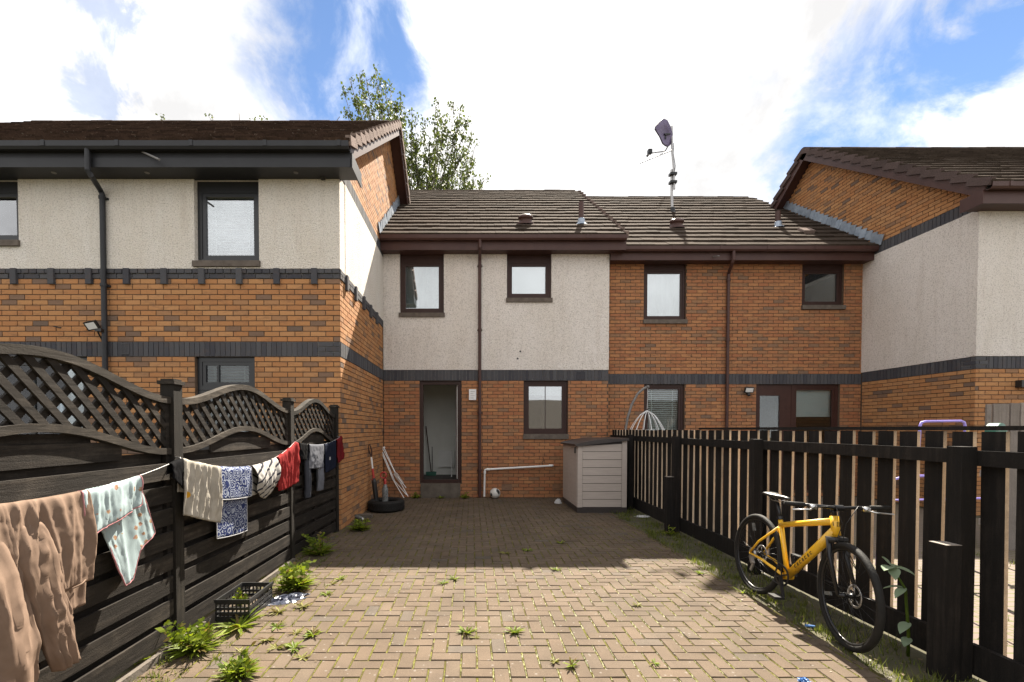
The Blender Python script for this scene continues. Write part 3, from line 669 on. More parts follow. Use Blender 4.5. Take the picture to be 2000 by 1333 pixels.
window(hl, *lo2, YL, wm, .06, .065, .05, None, (.03, .07, .04), mull=[((lo2[0] + lo2[1]) / 2, .06)], glass='glass_dark')
# downpipe with swan neck
a = P(171, 300, LE_Y - .02); b_ = P(199, 372, YL - .06); c_ = P(206, 725, YL - .06)
mb = MB(); xd = (b_.x + c_.x) / 2
mb.tube([(a.x, LE_Y - .02, LE_Z - .08), (a.x, LE_Y - .02, ZM(335, LE_Y)), (a.x + .02, LE_Y, ZM(342, LE_Y)), (xd - .02, YL - .075, ZM(376, YL)), (xd, YL - .06, ZM(384, YL)), (xd, YL - .06, 0.0)], .036, 12)
for z in (ZM(560, YL), ZM(384, YL) - .05, 1.2): mb.lathe([(.046, -.02), (.046, .02)], (xd, YL - .06, z), n=12); mb.box(xd - .06, xd + .06, YL - .03, YL - .002, z - .015, z + .015)
part(mb, 'downpipe', 'grey_plastic', hl, smooth=False)
mb = MB(); p0 = P(278, 297, LE_Y + .04); mb.tube([p0, P(311, 312, LE_Y - .16)], .014, 10); part(mb, 'overflow_pipe', 'grey_tube', hl)
mb = MB(); p = P(630, 347, YL - .05); mb.lathe([(.0, -.05), (.028, -.05), (.032, .03), (.0, .03)], p, (0, -.7, -.7), 12); mb.box(p.x - .03, p.x + .03, YL - .035, YL - .013, p.z - .02, p.z + .06); part(mb, 'camera_dome', 'black_plastic', hl)
airbrick(hl, P(237, 680, YL).x, P(253, 680, YL).x, ZM(693, YL), ZM(671, YL), YL - .006)
# soffit vents
for pxx in (105, 287, 578):
    mb = MB(); q = P(pxx, 331, 6.5); mb.lathe([(0, -.004), (.03, -.004), (.036, .012)], (q.x, 6.5, LSOF + .01), (0, 0, 1), 14); part(mb, 'soffit_vent', 'grey_tube', hl)
fl = MB(); p = P(180, 636, YL - .16)
fl.obox(p, (.97, .1, .22), (.1, -.85, -.5), (-.22, -.5, .84), .078, .022, .062); fo = part(fl, 'floodlight', 'black_plastic', hl)
mb = MB(); mb.obox(p + Vector((.1, -.85, -.5)) * .0235, (.97, .1, .22), (.1, -.85, -.5), (-.22, -.5, .84), .060, .0015, .046); part(mb, 'lens', 'white_plastic', fo)
mb = MB(); mb.tube([p + Vector((.06, .02, -.04)), (p.x + .1, YL - .02, p.z - .06)], .012, 8); mb.tube([(p.x + .03, YL - .1, p.z - .08), (p.x + .035, YL - .02, p.z - .2), (p.x + .03, YL - .014, 1.1)], .011, 8); mb.obox((p.x + .07, YL - .1, p.z - .06), (1, 0, 0), (0, 1, 0), (0, 0, 1), .045, .05, .02); part(mb, 'bracket', 'black_plastic', fo)
mb = MB(); q = P(112, 640, YL); mb.tube([(q.x - .03, YL - .03, q.z + .01), (q.x + .04, YL - .01, q.z - .005), (q.x + .06, YL + .0, q.z)], .007, 6); part(mb, 'cut_cable', 'black_plastic', hl)

# the next house of the row further left (only its roof edge shows)
hn = thing('terraced_house', 'next house at far left, only its lower mossy roof edge shows', 'house', (-14.3, YL, 0), 'houses of the terrace')
mb = MB(); mb.box(-18.5, XL0 - .25, YL, YL + DEP, -.1, LSOF + .05); part(mb, 'wall', 'mortar', hn)
mb = MB(); kk = .24
mb.prism([(LE_Y, LE_Z - kk), (LR_Y, LR_Z - kk), (2 * LR_Y - LE_Y, LE_Z - kk), (2 * LR_Y - LE_Y, LE_Z - kk - .12), (LE_Y, LE_Z - kk - .12)], -18.5, XL0 - .02, 'yz'); rn = part(mb, 'roof', 'roof_tile_mossy', hn)
vm = umesh('verge_tile', 'verge_tile'); s3 = Vector((0, LR_Y - LE_Y, LR_Z - LE_Z)).normalized(); n3 = Vector((0, -s3.z, s3.y)); items = []
for k in range(1, 15):
    items.append(XF(Vector((XL0 - .05, LE_Y, LE_Z)) + s3 * (k * .36) + n3 * (.02), (1, 0, 0), s3 * .99 - n3 * .12, n3, .26, .40, .05))
pieces('verge_tile', items, vm, rn)

# ------------------------------------------------------------------ middle house
YM, XM1 = 9.88, P(1189, 600, 9.88).x
ME_Y, ME_Z = 9.55, ZM(461, 9.55); MR_Y, MR_Z = 13.93, ZM(376, 13.93)
hm = thing('terraced_house', 'middle house, cream render upstairs, open back door, brown gutter', 'house', (.5, YM, 0), 'houses of the terrace')
MB0, MB1 = ZM(744, YM), ZM(723, YM); MSOF = ZM(489, 9.61)
w1 = (P(781, 550, YM).x, P(867, 550, YM).x, ZM(612, YM), MSOF + .03)
w2 = (P(990, 540, YM).x, P(1077, 540, YM).x, ZM(583, YM), MSOF + .03)
w3 = (P(1023, 800, YM).x, P(1109, 800, YM).x, ZM(848, YM), MB0)
dr = (P(820, 850, YM).x, P(901, 850, YM).x, ZM(944, YM), MB0)
frm = ((0, YM, 0), (1, 0, 0), (0, -1, 0))
mb = MB(); slab(mb, XS + .002, XM1, -.1, MB1, YM + .008, YM + .28, [w3, (dr[0], dr[1], dr[2], dr[3])])
mb.box(XS + .002, XM1, YM + 7.8, YM + 8.05, -.1, MSOF); mb.box(XM1 - .25, XM1 - .003, YM + .281, YM + 7.79, -.1, MSOF)
wall_m = part(mb, 'wall', 'mortar', hm)
pieces('brick', lay(frm, XS + .004, XM1, 0, MB0, [w3, dr], seed=21), UBM, wall_m, 300, 'bricks_beyond')
mb = MB(); mb.box(XS + .002, XM1 - .003, YM + .0065, YM + .02, MB0 + .002, MB1 - .002); bnd = part(mb, 'brick_band', 'mortar_grey', hm)
pieces('band_brick', soldiers(frm, XS + .004, XM1, MB0, MB1, out=.004), UD, bnd)
mb = MB(); slab(mb, XS + .011, XM1 + .004, MB1, MSOF + .06, YM - .014, YM + .26, [w1, w2]); part(mb, 'render', 'render_pinkish', hm)
roof(hm, XS + .012, XM1 + .27, ME_Y, ME_Z, MR_Y, MR_Z, 'roof_tile', 'verge_tile', 'brown_plastic', right=True, wr_=XM1, seed=6)
eaves(hm, XS + .012, XM1 + .255, ME_Y, ME_Z, YM, MSOF, 'brown_plastic', .10)
box_part(hm, 'eaves_end_box', 'brown_plastic', XM1 + .256, XM1 + .275, ME_Y + .045, YM + .3, MSOF, ME_Z - .06)
mb = MB(); gy0 = ME_Y + .3; sl2 = (MR_Z - ME_Z) / (MR_Y - ME_Y)
mb.prism([(YM + .05, MSOF), (2 * MR_Y - YM, MSOF), (2 * MR_Y - YM, MSOF + .2), (MR_Y, MR_Z - .19), (YM + .05, ME_Z + .1)], XM1 - .2, XM1 - .004, 'yz'); part(mb, 'gable', 'brick_middle', hm)
bw = ('brown_wood_frame', 'brown_wood_frame')
window(hm, *w1, YM, bw, .055, .055, .06, 'backing', (.02, .09, .05), head=.13)
window(hm, *w2, YM, bw, .055, .055, .06, 'blind', (.02, .09, .05), head=.13)
window(hm, *w3, YM, bw, .055, .055, .06, 'blind', (.015, .11, .04), half=.24, mull=[((w3[0] + w3[1]) / 2 + .0, .012)])
# open back door
e = .002; fwd = .07
mb = MB(); mb.box(dr[0] + e, dr[0] + fwd, YM + .05, YM + .14, dr[2] + e, dr[3] - e); mb.box(dr[1] - fwd, dr[1] - e, YM + .05, YM + .14, dr[2] + e, dr[3] - e)
mb.box(dr[0] + fwd, dr[1] - fwd, YM + .05, YM + .14, dr[3] - .08, dr[3] - e); mb.box(dr[0] + fwd, dr[1] - fwd, YM + .02, YM + .14, dr[2] + e, dr[2] + .07)
dfm = part(mb, 'door_frame', 'brown_wood_frame', hm)
mb = MB(); xh = dr[1] - fwd - .004
mb.box(xh - .045, xh, YM + .15, YM + .90, dr[2] + .08, dr[3] - .09); dl = part(mb, 'door', 'dark_door', hm)
mb = MB(); mb.box(xh - .030, xh - .012, YM + .147, YM + .1495, dr[2] + .08, dr[3] - .09); part(mb, 'edge_strip', 'white_plastic', dl)
mb = MB(); mb.tube([(xh - .045, YM + .82, dr[2] + 1.05), (xh - .10, YM + .82, dr[2] + 1.05), (xh - .10, YM + .72, dr[2] + 1.05)], .009, 8); mb.box(xh - .052, xh - .0455, YM + .80, YM + .84, dr[2] + .94, dr[2] + 1.14); part(mb, 'handle', 'alloy', dl)
mb = MB(); mb.box(dr[0] + .02, dr[1] - .02, YM - .06, YM + .0, 0, dr[2] - .003); part(mb, 'door_step', 'concrete', hm)
hb = YM + 1.75
mb = MB(); mb.box(dr[0] - .45, dr[1] + .3, YM + .3, hb, dr[2] - .05, dr[2] + .01); part(mb, 'hall_floor', 'interior_dark', hm)
mb = MB(); mb.box(dr[0] - .45, dr[1] + .3, hb, hb + .1, dr[2] - .05, 2.75); mb.box(dr[0] - .55, dr[0] - .45, YM + .29, hb + .1, dr[2] - .05, 2.75); mb.box(dr[1] + .3, dr[1] + .4, YM + .29, hb + .1, dr[2] - .05, 2.75); part(mb, 'hall_wall', 'interior_wall', hm)
mb = MB(); mb.box(dr[0] - .55, dr[1] + .4, YM + .29, hb + .1, 2.70, 2.752); part(mb, 'hall_ceiling', 'interior_wall', hm)
p = P(872, 893, hb - .05)
mb = MB(); mb.box(P(857, 890, hb).x, P(888, 890, hb).x, hb - .07, hb - .02, P(870, 912, hb).z, P(870, 880, hb).z); part(mb, 'radiator', 'white_paint', hm)
# downpipe, alarm box, air bricks, waste pipe
mb = MB(); xd = P(937, 700, YM - .05).x
mb.tube([(xd, ME_Y - .02, ME_Z - .09), (xd, ME_Y - .02, MSOF + .04), (xd, YM - .05, MSOF - .10), (xd, YM - .05, MSOF - .18)], .034, 12)
mb.tube([(xd, YM - .05, MSOF - .17), (xd, YM - .05, 0.02)], .034, 12)
for z in (MSOF - .25, ZM(646, YM), ZM(807, YM), .6): mb.lathe([(.042, -.03), (.044, 0), (.042, .03)], (xd, YM - .05, z), n=12); mb.box(xd - .055, xd + .055, YM - .03, YM - .016, z - .012, z + .012)
part(mb, 'downpipe', 'brown_plastic', hm)
a0, a1 = P(916, 761, YM), P(930, 782, YM)
mb = MB(); mb.box(a0.x, a1.x, YM - .06, YM - .004, a1.z, a0.z); ab = part(mb, 'alarm_box', 'white_plastic', hm)
mb = MB()
for i in range(4): zz = a0.z - .05 - i * .045; mb.box(a0.x + .03, a1.x - .03 - (i % 2) * .03, YM - .0615, YM - .0602, zz - .006, zz)
part(mb, 'print', 'grey_tube', ab)
airbrick(hm, P(1127, 735, YM).x, P(1142, 735, YM).x, ZM(742, YM), ZM(727, YM), YM - .006)
airbrick(hm, P(980, 952, YM).x, P(999, 952, YM).x, ZM(958, YM), ZM(946, YM), YM - .004, 'brick_middle')
airbrick(hm, P(1079, 952, YM).x, P(1096, 952, YM).x, ZM(958, YM), ZM(946, YM), YM - .004, 'brick_middle')
mb = MB(); yp = YM - .07
q = [P(1077, 910, yp), P(949, 917.5, yp)]; q0 = Vector((q[0].x + .03, YM + .0, q[0].z))
mb.tube([q0 + Vector((0, .02, 0)), q0 + Vector((0, -.05, 0)), q[0], q[1], q[1] + Vector((-.02, 0, -.012)), q[1] + Vector((-.025, 0, -.04)), (q[1].x - .035, yp, .03)], .021, 12)
mb.lathe([(.027, -.03), (.027, .03)], q[0] - Vector((.02, 0, 0)), (1, 0, 0), 12); mb.lathe([(.028, -.035), (.028, .035)], q[1] + Vector((.05, 0, .003)), (1, 0, 0), 12); mb.lathe([(.028, -.03), (.028, .03)], q[1] + Vector((-.025, 0, -.06)), (0, 0, 1), 12)
part(mb, 'waste_pipe', 'white_plastic', hm)
mb = MB(); q = P(1060, 895, YM - .01); mb.tube([(q.x, YM - .012, q.z + .02), (q.x + .03, YM - .012, q.z - .04), (q.x - .02, YM - .012, q.z - .1), (q.x + .01, YM - .014, q.z - .16)], .006, 6); part(mb, 'cable', 'black_plastic', hm)
for pp in ((1016, 687), (1011, 701)):
    q = P(pp[0], pp[1], YM); mb = MB(); mb.lathe([(0, -.0), (.02, 0), (.022, .012)], (q.x, YM - .017, q.z), (0, 1, 0), 10); part(mb, 'wall_plug', 'black_plastic', hm)
def roofpt(px, py, Ye, ze, Yr, zr):
    d = ray(px, py); k = (zr - ze) / (Yr - Ye); t_ = (ze - k * Ye - CAMZ) / (d.z - k * d.y); return Vector((d.x * t_, d.y * t_, CAMZ + d.z * t_))
def domevent(h, px, py, rp, mat):
    p = roofpt(px, py, *rp); mb = MB(); ax = Vector((0, -.25, .97))
    mb.lathe([(.19, .02), (.19, .05), (.145, .07), (.145, .14), (.17, .15), (.16, .19), (.10, .225), (.0, .235)], p, ax, 18); part(mb, 'roof_vent', mat, h, smooth=True)
def flue(h, px, py, hgt, rp):
    p = roofpt(px, py, *rp); mb = MB(); mb.tube([p - Vector((0, 0, .05)), p + Vector((0, 0, hgt))], .058, 12); f_ = part(mb, 'flue', 'brown_plastic', h)
    mb = MB(); mb.lathe([(.15, .01), (.085, .06), (.072, .15), (.062, .155)], p, (0, -.15, .98), 14); part(mb, 'lead_collar', 'lead', f_)
rpm = (ME_Y, ME_Z, MR_Y, MR_Z)
domevent(hm, 1026, 441, rpm, 'brown_plastic'); flue(hm, 1135, 441, .52, rpm)

# ------------------------------------------------------------------ right-middle house
YQ, XQ0, XQ1 = 10.08, XM1 + .006, 8.6
QE_Y, QE_Z = 9.75, ZM(483, 9.75); QR_Y, QR_Z = 14.13, ZM(388.5, 14.13)
hq = thing('terraced_house', 'all brick house between render fronts, aerial and satellite dish on roof', 'house', (5.8, YQ, 0), 'houses of the terrace')
QB0, QB1 = ZM(751, YQ), ZM(731, YQ); QSOF = ZM(509, 9.81)
u1 = (P(1258, 560, YQ).x, P(1340, 560, YQ).x, ZM(625, YQ), QSOF + .03); u2 = (P(1567, 560, YQ).x, P(1648, 560, YQ).x, ZM(597, YQ), QSOF + .03)
d1 = (P(1258, 800, YQ).x, P(1337, 800, YQ).x, ZM(858, YQ), QB0); d2 = (P(1477, 800, YQ).x, P(1640, 800, YQ).x, .12, QB0)
frq = ((0, YQ, 0), (1, 0, 0), (0, -1, 0))
mb = MB(); slab(mb, XQ0, XQ1 - .004, -.1, QSOF + .05, YQ + .008, YQ + .28, [u1, u2, d1, d2]); mb.box(XQ0, XQ1 - .004, YQ + 7.8, YQ + 8.05, -.1, QSOF); mb.box(XQ0 + .001, XQ0 + .2, YQ + .281, YQ + 7.79, -.1, QSOF)
wall_q = part(mb, 'wall', 'mortar', hq)
pieces('brick', lay(frq, XQ0, XQ1 - .004, 0, QB0, [d1, d2], seed=31) + lay(frq, XQ0, XQ1 - .004, QB1, QSOF + .05, [u1, u2], seed=32), UBM, wall_q, 300, 'bricks_beyond')
mb = MB(); mb.box(XQ0, XQ1 - .006, YQ + .0065, YQ + .02, QB0 + .002, QB1 - .002); bnd = part(mb, 'brick_band', 'mortar_grey', hq)
pieces('band_brick', soldiers(frq, XQ0, XQ1 - .004, QB0, QB1, out=.004), UD, bnd)
roof(hq, XQ0 + .003, XQ1 - .012, QE_Y, QE_Z, QR_Y, QR_Z, 'roof_tile', 'verge_tile', 'brown_plastic', seed=7)
eaves(hq, XQ0 + .0, XQ1 - .014, QE_Y, QE_Z, YQ, QSOF, 'brown_plastic', .10)
window(hq, *u1, YQ, bw, .05, .05, .045, 'backing', (.02, .09, .05), head=.10)
window(hq, *u2, YQ, bw, .05, .05, .05, None, (.02, .09, .05), head=.10, glass='glass_dark')
window(hq, *d1, YQ, bw, .05, .055, .05, 'slats', (.02, .10, .05), glass='glass_dark')
# patio door with side light
xm = P(1548, 800, YQ).x
window(hq, xm + .002, d2[1], d2[2], d2[3], YQ, ('dark_door', 'dark_door'), .05, .07, .05, 'blind', None, half=.29, glass='glass_dark')
mb = MB(); a0, a1 = P(1487, 775, YQ).x, P(1526, 775, YQ).x; z0, z1 = d2[2] + .9, ZM(773, YQ)
slab(mb, d2[0] + .002, xm - .002, d2[2] + .002, d2[3] - .002, YQ + .05, YQ + .10, [(a0, a1, z0, z1)]); dq = part(mb, 'door', 'dark_door', hq)
mb = MB(); mb.box(a0 + .001, a1 - .001, YQ + .072, YQ + .078, z0 + .001, z1 - .001); part(mb, 'pane', 'glass_dark', dq)
mb = MB(); mb.tube([(xm - .06, YQ + .05, 1.1), (xm - .06, YQ + .0, 1.1), (xm - .17, YQ + .0, 1.1)], .009, 8); part(mb, 'handle', 'alloy', dq)
mb = MB(); xd = P(1421, 700, YQ - .05).x; xt = P(1432, 495, QE_Y).x
mb.tube([(xt, QE_Y - .02, QE_Z - .09), (xt, QE_Y - .02, QSOF - .02), (xt - .01, QE_Y + .0, QSOF - .05), (xd, YQ - .06, QSOF - .20), (xd, YQ - .05, QSOF - .28), (xd, YQ - .05, .02)], .034, 12)
for z in (QSOF - .34, ZM(665, YQ), 1.3): mb.lathe([(.044, -.03), (.044, .03)], (xd, YQ - .05, z), n=12)
part(mb, 'downpipe', 'brown_plastic', hq)
mb = MB(); p = P(1395, 502, QE_Y); mb.tube([(p.x, QE_Y + .045, p.z + .02), (p.x + .05, QE_Y - .10, p.z - .02)], .014, 8); part(mb, 'overflow_pipe', 'grey_tube', hq)
p = P(1463, 762, YQ - .08)
mb = MB(); mb.obox(p, (1, 0, 0), (0, -.95, -.3), (0, -.3, .95), .095, .02, .06); fo = part(mb, 'floodlight', 'black_plastic', hq)
mb = MB(); mb.obox(p + Vector((0, -.95, -.3)) * .0215, (1, 0, 0), (0, -.95, -.3), (0, -.3, .95), .08, .001, .045); part(mb, 'lens', 'white_plastic', fo)
mb = MB(); mb.lathe([(0, -.045), (.03, -.03), (.038, .01), (.02, .04)], p + Vector((0, .01, -.10)), (0, .5, .85), 12); mb.box(p.x - .02, p.x + .02, p.y + .02, YQ - .002, p.z - .08, p.z - .03); part(mb, 'sensor', 'black_plastic', fo)
rpq = (QE_Y, QE_Z, QR_Y, QR_Z)
domevent(hq, 1320, 448, rpq, 'brown_plastic'); flue(hq, 1519, 446, .40, rpq)
p = roofpt(1573, 458, *rpq); mb = MB(); mb.obox(p + Vector((0, -.02, .06)), (1, 0, 0), (0, .8, .6), (0, -.6, .8), .13, .12, .05); part(mb, 'vent_tile', 'verge_tile', hq)

# ------------------------------------------------------------------ right house
YR, XR = 7.8, 8.6
RE_Y, RE_Z = 7.45, ZM(359, 7.45); RR_Y, RR_Z = 11.63, ZM(294, 11.63)
hr = thing('terraced_house', 'right hand house, pale render side wall above brick, brick gable, brown eaves', 'house', (10.6, YR, 0), 'houses of the terrace')
RB0, RB1 = ZM(720.7, YR), ZM(696, YR); RSOF = ZM(399, 7.52)
frr = ((0, YR, 0), (1, 0, 0), (0, -1, 0)); sdr = ((XR, 0, 0), (0, 1, 0), (-1, 0, 0)); XRE = 17.5
mb = MB(); mb.box(XR + .008, XRE, YR + .008, YR + .28, -.1, RB1); mb.box(XR + .0085, XR + .28, YR + .281, YR + 7.7, -.1, RB1); mb.box(XR + .3, XRE, YR + 7.7, YR + 7.9, -.1, RSOF); mb.box(XRE - .2, XRE, YR + .281, YR + 7.69, -.1, RSOF); wall_r = part(mb, 'wall', 'mortar', hr)
pieces('brick', lay(sdr, YR, 10.06, 0, RB0, seed=41, phase=.11) + lay(frr, XR, XR + 1.6, 0, RB0, seed=42), UB, wall_r, 300, 'bricks_beyond')
mb = MB(); mb.box(XR + .0065, XR + .03, YR + .0065, 10.06, RB0 + .002, RB1 - .002); mb.box(XR + .031, XRE, YR + .0065, YR + .03, RB0 + .002, RB1 - .002); bnd = part(mb, 'brick_band', 'mortar_grey', hr)
pieces('band_brick', soldiers(sdr, YR + .23, 10.06, RB0, RB1, out=.004) + lay(sdr, YR, YR + .23, RB0, RB1, out=.004, seed=4) + lay(frr, XR, XR + .225, RB0, RB1, out=.004, seed=43) + soldiers(frr, XR + .225, XR + 1.6, RB0, RB1, out=.004), UD, bnd)
RG0 = ZM(410, YR, 1896); RG1 = RG0 + .215
mb = MB(); mb.box(XR - .012, XRE, YR - .012, YR + .26, RB1, RSOF + .05); mb.box(XR - .0115, XR + .25, YR + .261, 10.3, RB1, RG0); part(mb, 'render', 'render_pinkish', hr)
mb = MB(); mb.box(XR + .006, XR + .2, YR + .05, RR_Y + 3.8, RG0 + .001, RG1); gb = part(mb, 'gable_band', 'mortar_grey', hr)
pieces('band_brick', soldiers(sdr, YR - .05, 10.1, RG0, RG1, out=.006), UD, gb)
slope_r = (RR_Z - RE_Z) / (RR_Y - RE_Y)
def gclip_r(z):
    d = (RR_Z - .17 - z) / slope_r
    return None if d < .05 else (RR_Y - d, RR_Y + d)
gy0 = RR_Y - (RR_Z - .19 - RG1) / slope_r
mb = MB(); mb.prism([(gy0, RG1 + .001), (2 * RR_Y - gy0, RG1 + .001), (RR_Y, RR_Z - .19)], XR + .008, XR + .2, 'yz'); gw = part(mb, 'gable', 'mortar', hr)
pieces('brick', lay(sdr, gy0, 2 * RR_Y - gy0, RG1, RR_Z - .2, clip=gclip_r, seed=44), UB, gw, 300, 'bricks_beyond')
roof(hr, XR - .27, XRE, RE_Y, RE_Z, RR_Y, RR_Z, 'roof_tile', 'verge_tile_brown', 'brown_plastic', left=True, wl_=XR, seed=8)
eaves(hr, XR - .255, XRE, RE_Y, RE_Z, YR, RSOF, 'brown_plastic', .10)
box_part(hr, 'eaves_end_box', 'brown_plastic', XR - .275, XR - .256, RE_Y + .045, YR + .05, RSOF, RSOF + .22)
mb = MB(); p = P(1995, 750, YR - .05); mb.box(p.x - .05, p.x + .12, YR - .10, YR - .004, p.z - .06, p.z + .06); part(mb, 'wall_lamp', 'black_plastic', hr)
# stepped lead flashings where the lower roofs meet the gables
def flash(h, X, sg, Ye, ze, Yr, zr, y0, y1, step, hgt):
    L3 = math.hypot(Yr - Ye, zr - ze); s3 = Vector((0, (Yr - Ye) / L3, (zr - ze) / L3)); n3 = Vector((0, -s3.z, s3.y)); items = []; y = y0
    A = Vector((X, Ye, ze))
    um = umesh('flashing_piece', 'lead')
    while y < y1:
        s0 = (y - Ye) / s3.y; c = A + s3 * s0 + n3 * (.05 + hgt / 2) + Vector((sg * (.022 + random.uniform(0, .012)), 0, 0))
        az = (n3 + s3 * random.uniform(.25, .5) + Vector((sg * random.uniform(-.12, .05), 0, 0))).normalized(); ay = (s3 - az * s3.dot(az)).normalized(); ax = ay.cross(az)
        items.append(XF(c, ax, ay, az, .012, step * .96, hgt * random.uniform(.9, 1.1))); y += step * s3.y
    pieces('flashing_piece', items, um, h)
flash(hm, XS, 1, ME_Y, ME_Z, MR_Y, MR_Z, 9.56, 12.2, .17, .20)
flash(hq, XR, -1, QE_Y, QE_Z, QR_Y, QR_Z, 9.75, 12.9, .17, .20)
# ------------------------------------------------------------------ left fence: wave topped panels with trellis
FP = [(-2.145, 1.27), (-2.11, 3.20), (-2.065, 5.12), (-1.985, 6.56)]     # (x, y) of the posts
fl = thing('panel_fence', 'dark brown wave topped fence with diagonal trellis behind the washing line', 'fence', (-2.08, 4.0, 0))
def wave(t, L, lo, hi): return lo + (hi - lo) * (0.5 - 0.5 * math.cos(2 * math.pi * t / L))
for i, (x, y) in enumerate(FP):
    mb = MB(); s = .047; mb.box(x - s, x + s, y - s, y + s, -.05, 1.80); po = part(mb, 'post', 'fence_post_wood', fl)
    mb = MB(); s = .06; mb.box(x - s, x + s, y - s, y + s, 1.801, 1.825); s = .045; mb.box(x - s, x + s, y - s, y + s, 1.826, 1.838); part(mb, 'post_cap', 'fence_rail_wood', po)
UW = umesh('board', 'fence_wood'); US = umesh('trellis_slat', 'fence_wood')
def fence_panel(p0, p1, seed, drop=0.0):
    rr = random.Random(seed)
    a, b = Vector((p0[0], p0[1], 0)), Vector((p1[0], p1[1], 0)); d = (b - a).normalized(); n = Vector((d.y, -d.x, 0))
    A = a + d * .049; L = (b - a).length - .098
    def W(t, off, z): return A + d * t + n * off + Vector((0, 0, z))
    UL, UH, LL, LH = 1.665 - drop, 1.845 - drop, 1.315 - drop, 1.475 - drop
    def rail(lo, hi, th, dep, name):
        mb = MB(); N_ = 36; k = None
        for i in range(N_ + 1):
            t = L * i / N_; z = wave(t, L, lo, hi); dz = math.pi * (hi - lo) / L * math.sin(2 * math.pi * t / L); q = Vector((-dz, 1)).normalized()
            lo_ = (t - q.x * th / 2 * 0, z); up = (t + q.x * th, z + q.y * th)
            up = (min(max(up[0], 0), L), up[1])
            kk = mb.add([W(lo_[0], -dep / 2, lo_[1]), W(lo_[0], dep / 2, lo_[1]), W(up[0], dep / 2, up[1]), W(up[0], -dep / 2, up[1])])
            if k is not None:
                for j in range(4): mb.face((k + j, k + (j + 1) % 4, kk + (j + 1) % 4, kk + j))
            else: mb.face((kk, kk + 1, kk + 2, kk + 3))
            k = kk
        mb.face((k + 3, k + 2, k + 1, k)); return mb
    pn = part(rail(LL, LH, .042, .062, 'r'), 'panel', 'fence_rail_wood', fl)
    part(rail(UL, UH, .045, .066, 'r'), 'top_rail', 'fence_rail_wood', pn)
    mb = MB()
    for t0 in (0.001, L - .036): mb.obox(W(t0 + .0175, -.0, (.05 + UL) / 2), d, n, (0, 0, 1), .0175, .016, (UL - .05) / 2)
    part(mb, 'side_batten', 'fence_wood', pn)
    items = []; ph, bh = .157, .112; z = .045; k = 0
    while z < LH:
        for (zz, hh, off) in ((z, bh, .026), (z + bh - .025, ph - bh + .05, -.026)):
            t0, t1 = 0.004, L - .004; top = zz + hh
            if top > LL - .002:                      # under the wave: shorter
                xs = [L * i / 200 for i in range(201) if wave(L * i / 200, L, LL, LH) > zz + .03]
                if not xs: continue
                t0, t1 = xs[0], xs[-1]; top = min(top, wave((t0 + t1) / 2, L, LL, LH) - .01); xs2 = [q for q in xs if wave(q, L, LL, LH) > top - .035]
                if len(xs2) > 4: t0, t1 = xs2[0], xs2[-1]
                if top - zz < .03 or t1 - t0 < .1: continue
                off = -.008 if off > 0 else -.03
            tl_ = rr.gauss(0, .0025)
            items.append(XF(W((t0 + t1) / 2, off + rr.uniform(-.003, .003), (zz + top) / 2), (d + Vector((0, 0, tl_))), n, (0, 0, 1), t1 - t0, .018, top - zz))
        z += ph
    pieces('board', items, UW, pn)
    mb = MB(); mb.obox(W(L / 2, 0, .62), d, n, (0, 0, 1), .03, .014, .60); part(mb, 'centre_batten', 'fence_wood', pn)
    items = []
    for lay_, sg, off in ((0, -1, .010), (1, 1, -.010)):
        c = -3.0
        while c < 3.0:
            ins = []
            for i in range(401):
                t = .036 + (L - .072) * i / 400; z = sg * (t - L / 2) + 1.6 + c
                if wave(t, L, LL, LH) + .03 < z < wave(t, L, UL, UH) + .01: ins.append(t)
            c += .122
            runs = []
            for t in ins:
                if runs and t - runs[-1][1] < .01: runs[-1][1] = t
                else: runs.append([t, t])
            for t0, t1 in runs:
                if t1 - t0 < .03: continue
                zc = sg * ((t0 + t1) / 2 - L / 2) + 1.6 + c - .122; ax = (d + Vector((0, 0, sg))).normalized(); az = n.cross(ax).normalized()
                items.append(XF(W((t0 + t1) / 2, off, zc), ax, n, az, (t1 - t0) * 1.414, .016, .039))
    pieces('trellis_slat', items, US, pn)
for i in range(3): fence_panel(FP[i], FP[i + 1], 50 + i, (.0, .0, .015)[i])
# low edging board along the fence foot
mb = MB(); mb.bar((-2.03, 1.3, .02), (-1.985, 5.05, .02), .03, .06); solo(mb, 'edging_board', 'concrete', 'low pale edging strip along the foot of the left fence', 'edging', (-2.0, 3, 0))

# ------------------------------------------------------------------ right fence: black upright boards with raw tan edges
frt = thing('board_fence', 'black upright board fence with pale raw edges behind the yellow bicycle', 'fence', (3.0, 5, 0))
bmh = MB(); bmh.box(-.5, .5, -.5, .5, -.5, .5, skip=('-y', '+y'))
kk = bmh.add([(-.5, -.5, -.5), (.5, -.5, -.5), (.5, -.5, .5), (-.5, -.5, .5), (-.5, .5, -.5), (.5, .5, -.5), (.5, .5, .5), (-.5, .5, .5)])
bmh.face((kk, kk + 1, kk + 2, kk + 3), 0, 1); bmh.face((kk + 7, kk + 6, kk + 5, kk + 4), 0, 1)
bme = bmh.mesh('board', ['board_black', 'board_edge'])
items = []; y = .9; rr = random.Random(12); XF0 = 3.05
while y < 9.85:
    wdt = rr.uniform(.120, .138); top = 1.475 + rr.uniform(-.004, .004); yw = rr.gauss(0, .02); tz = rr.gauss(0, .007)
    items.append(XF((XF0 + rr.uniform(-.002, .002), y, (top + .10) / 2), (1, yw, 0), (-yw, 1, tz), (0, -tz, 1), .022, wdt, top - .10)); y += .1745
pieces('board', items, bme, frt)
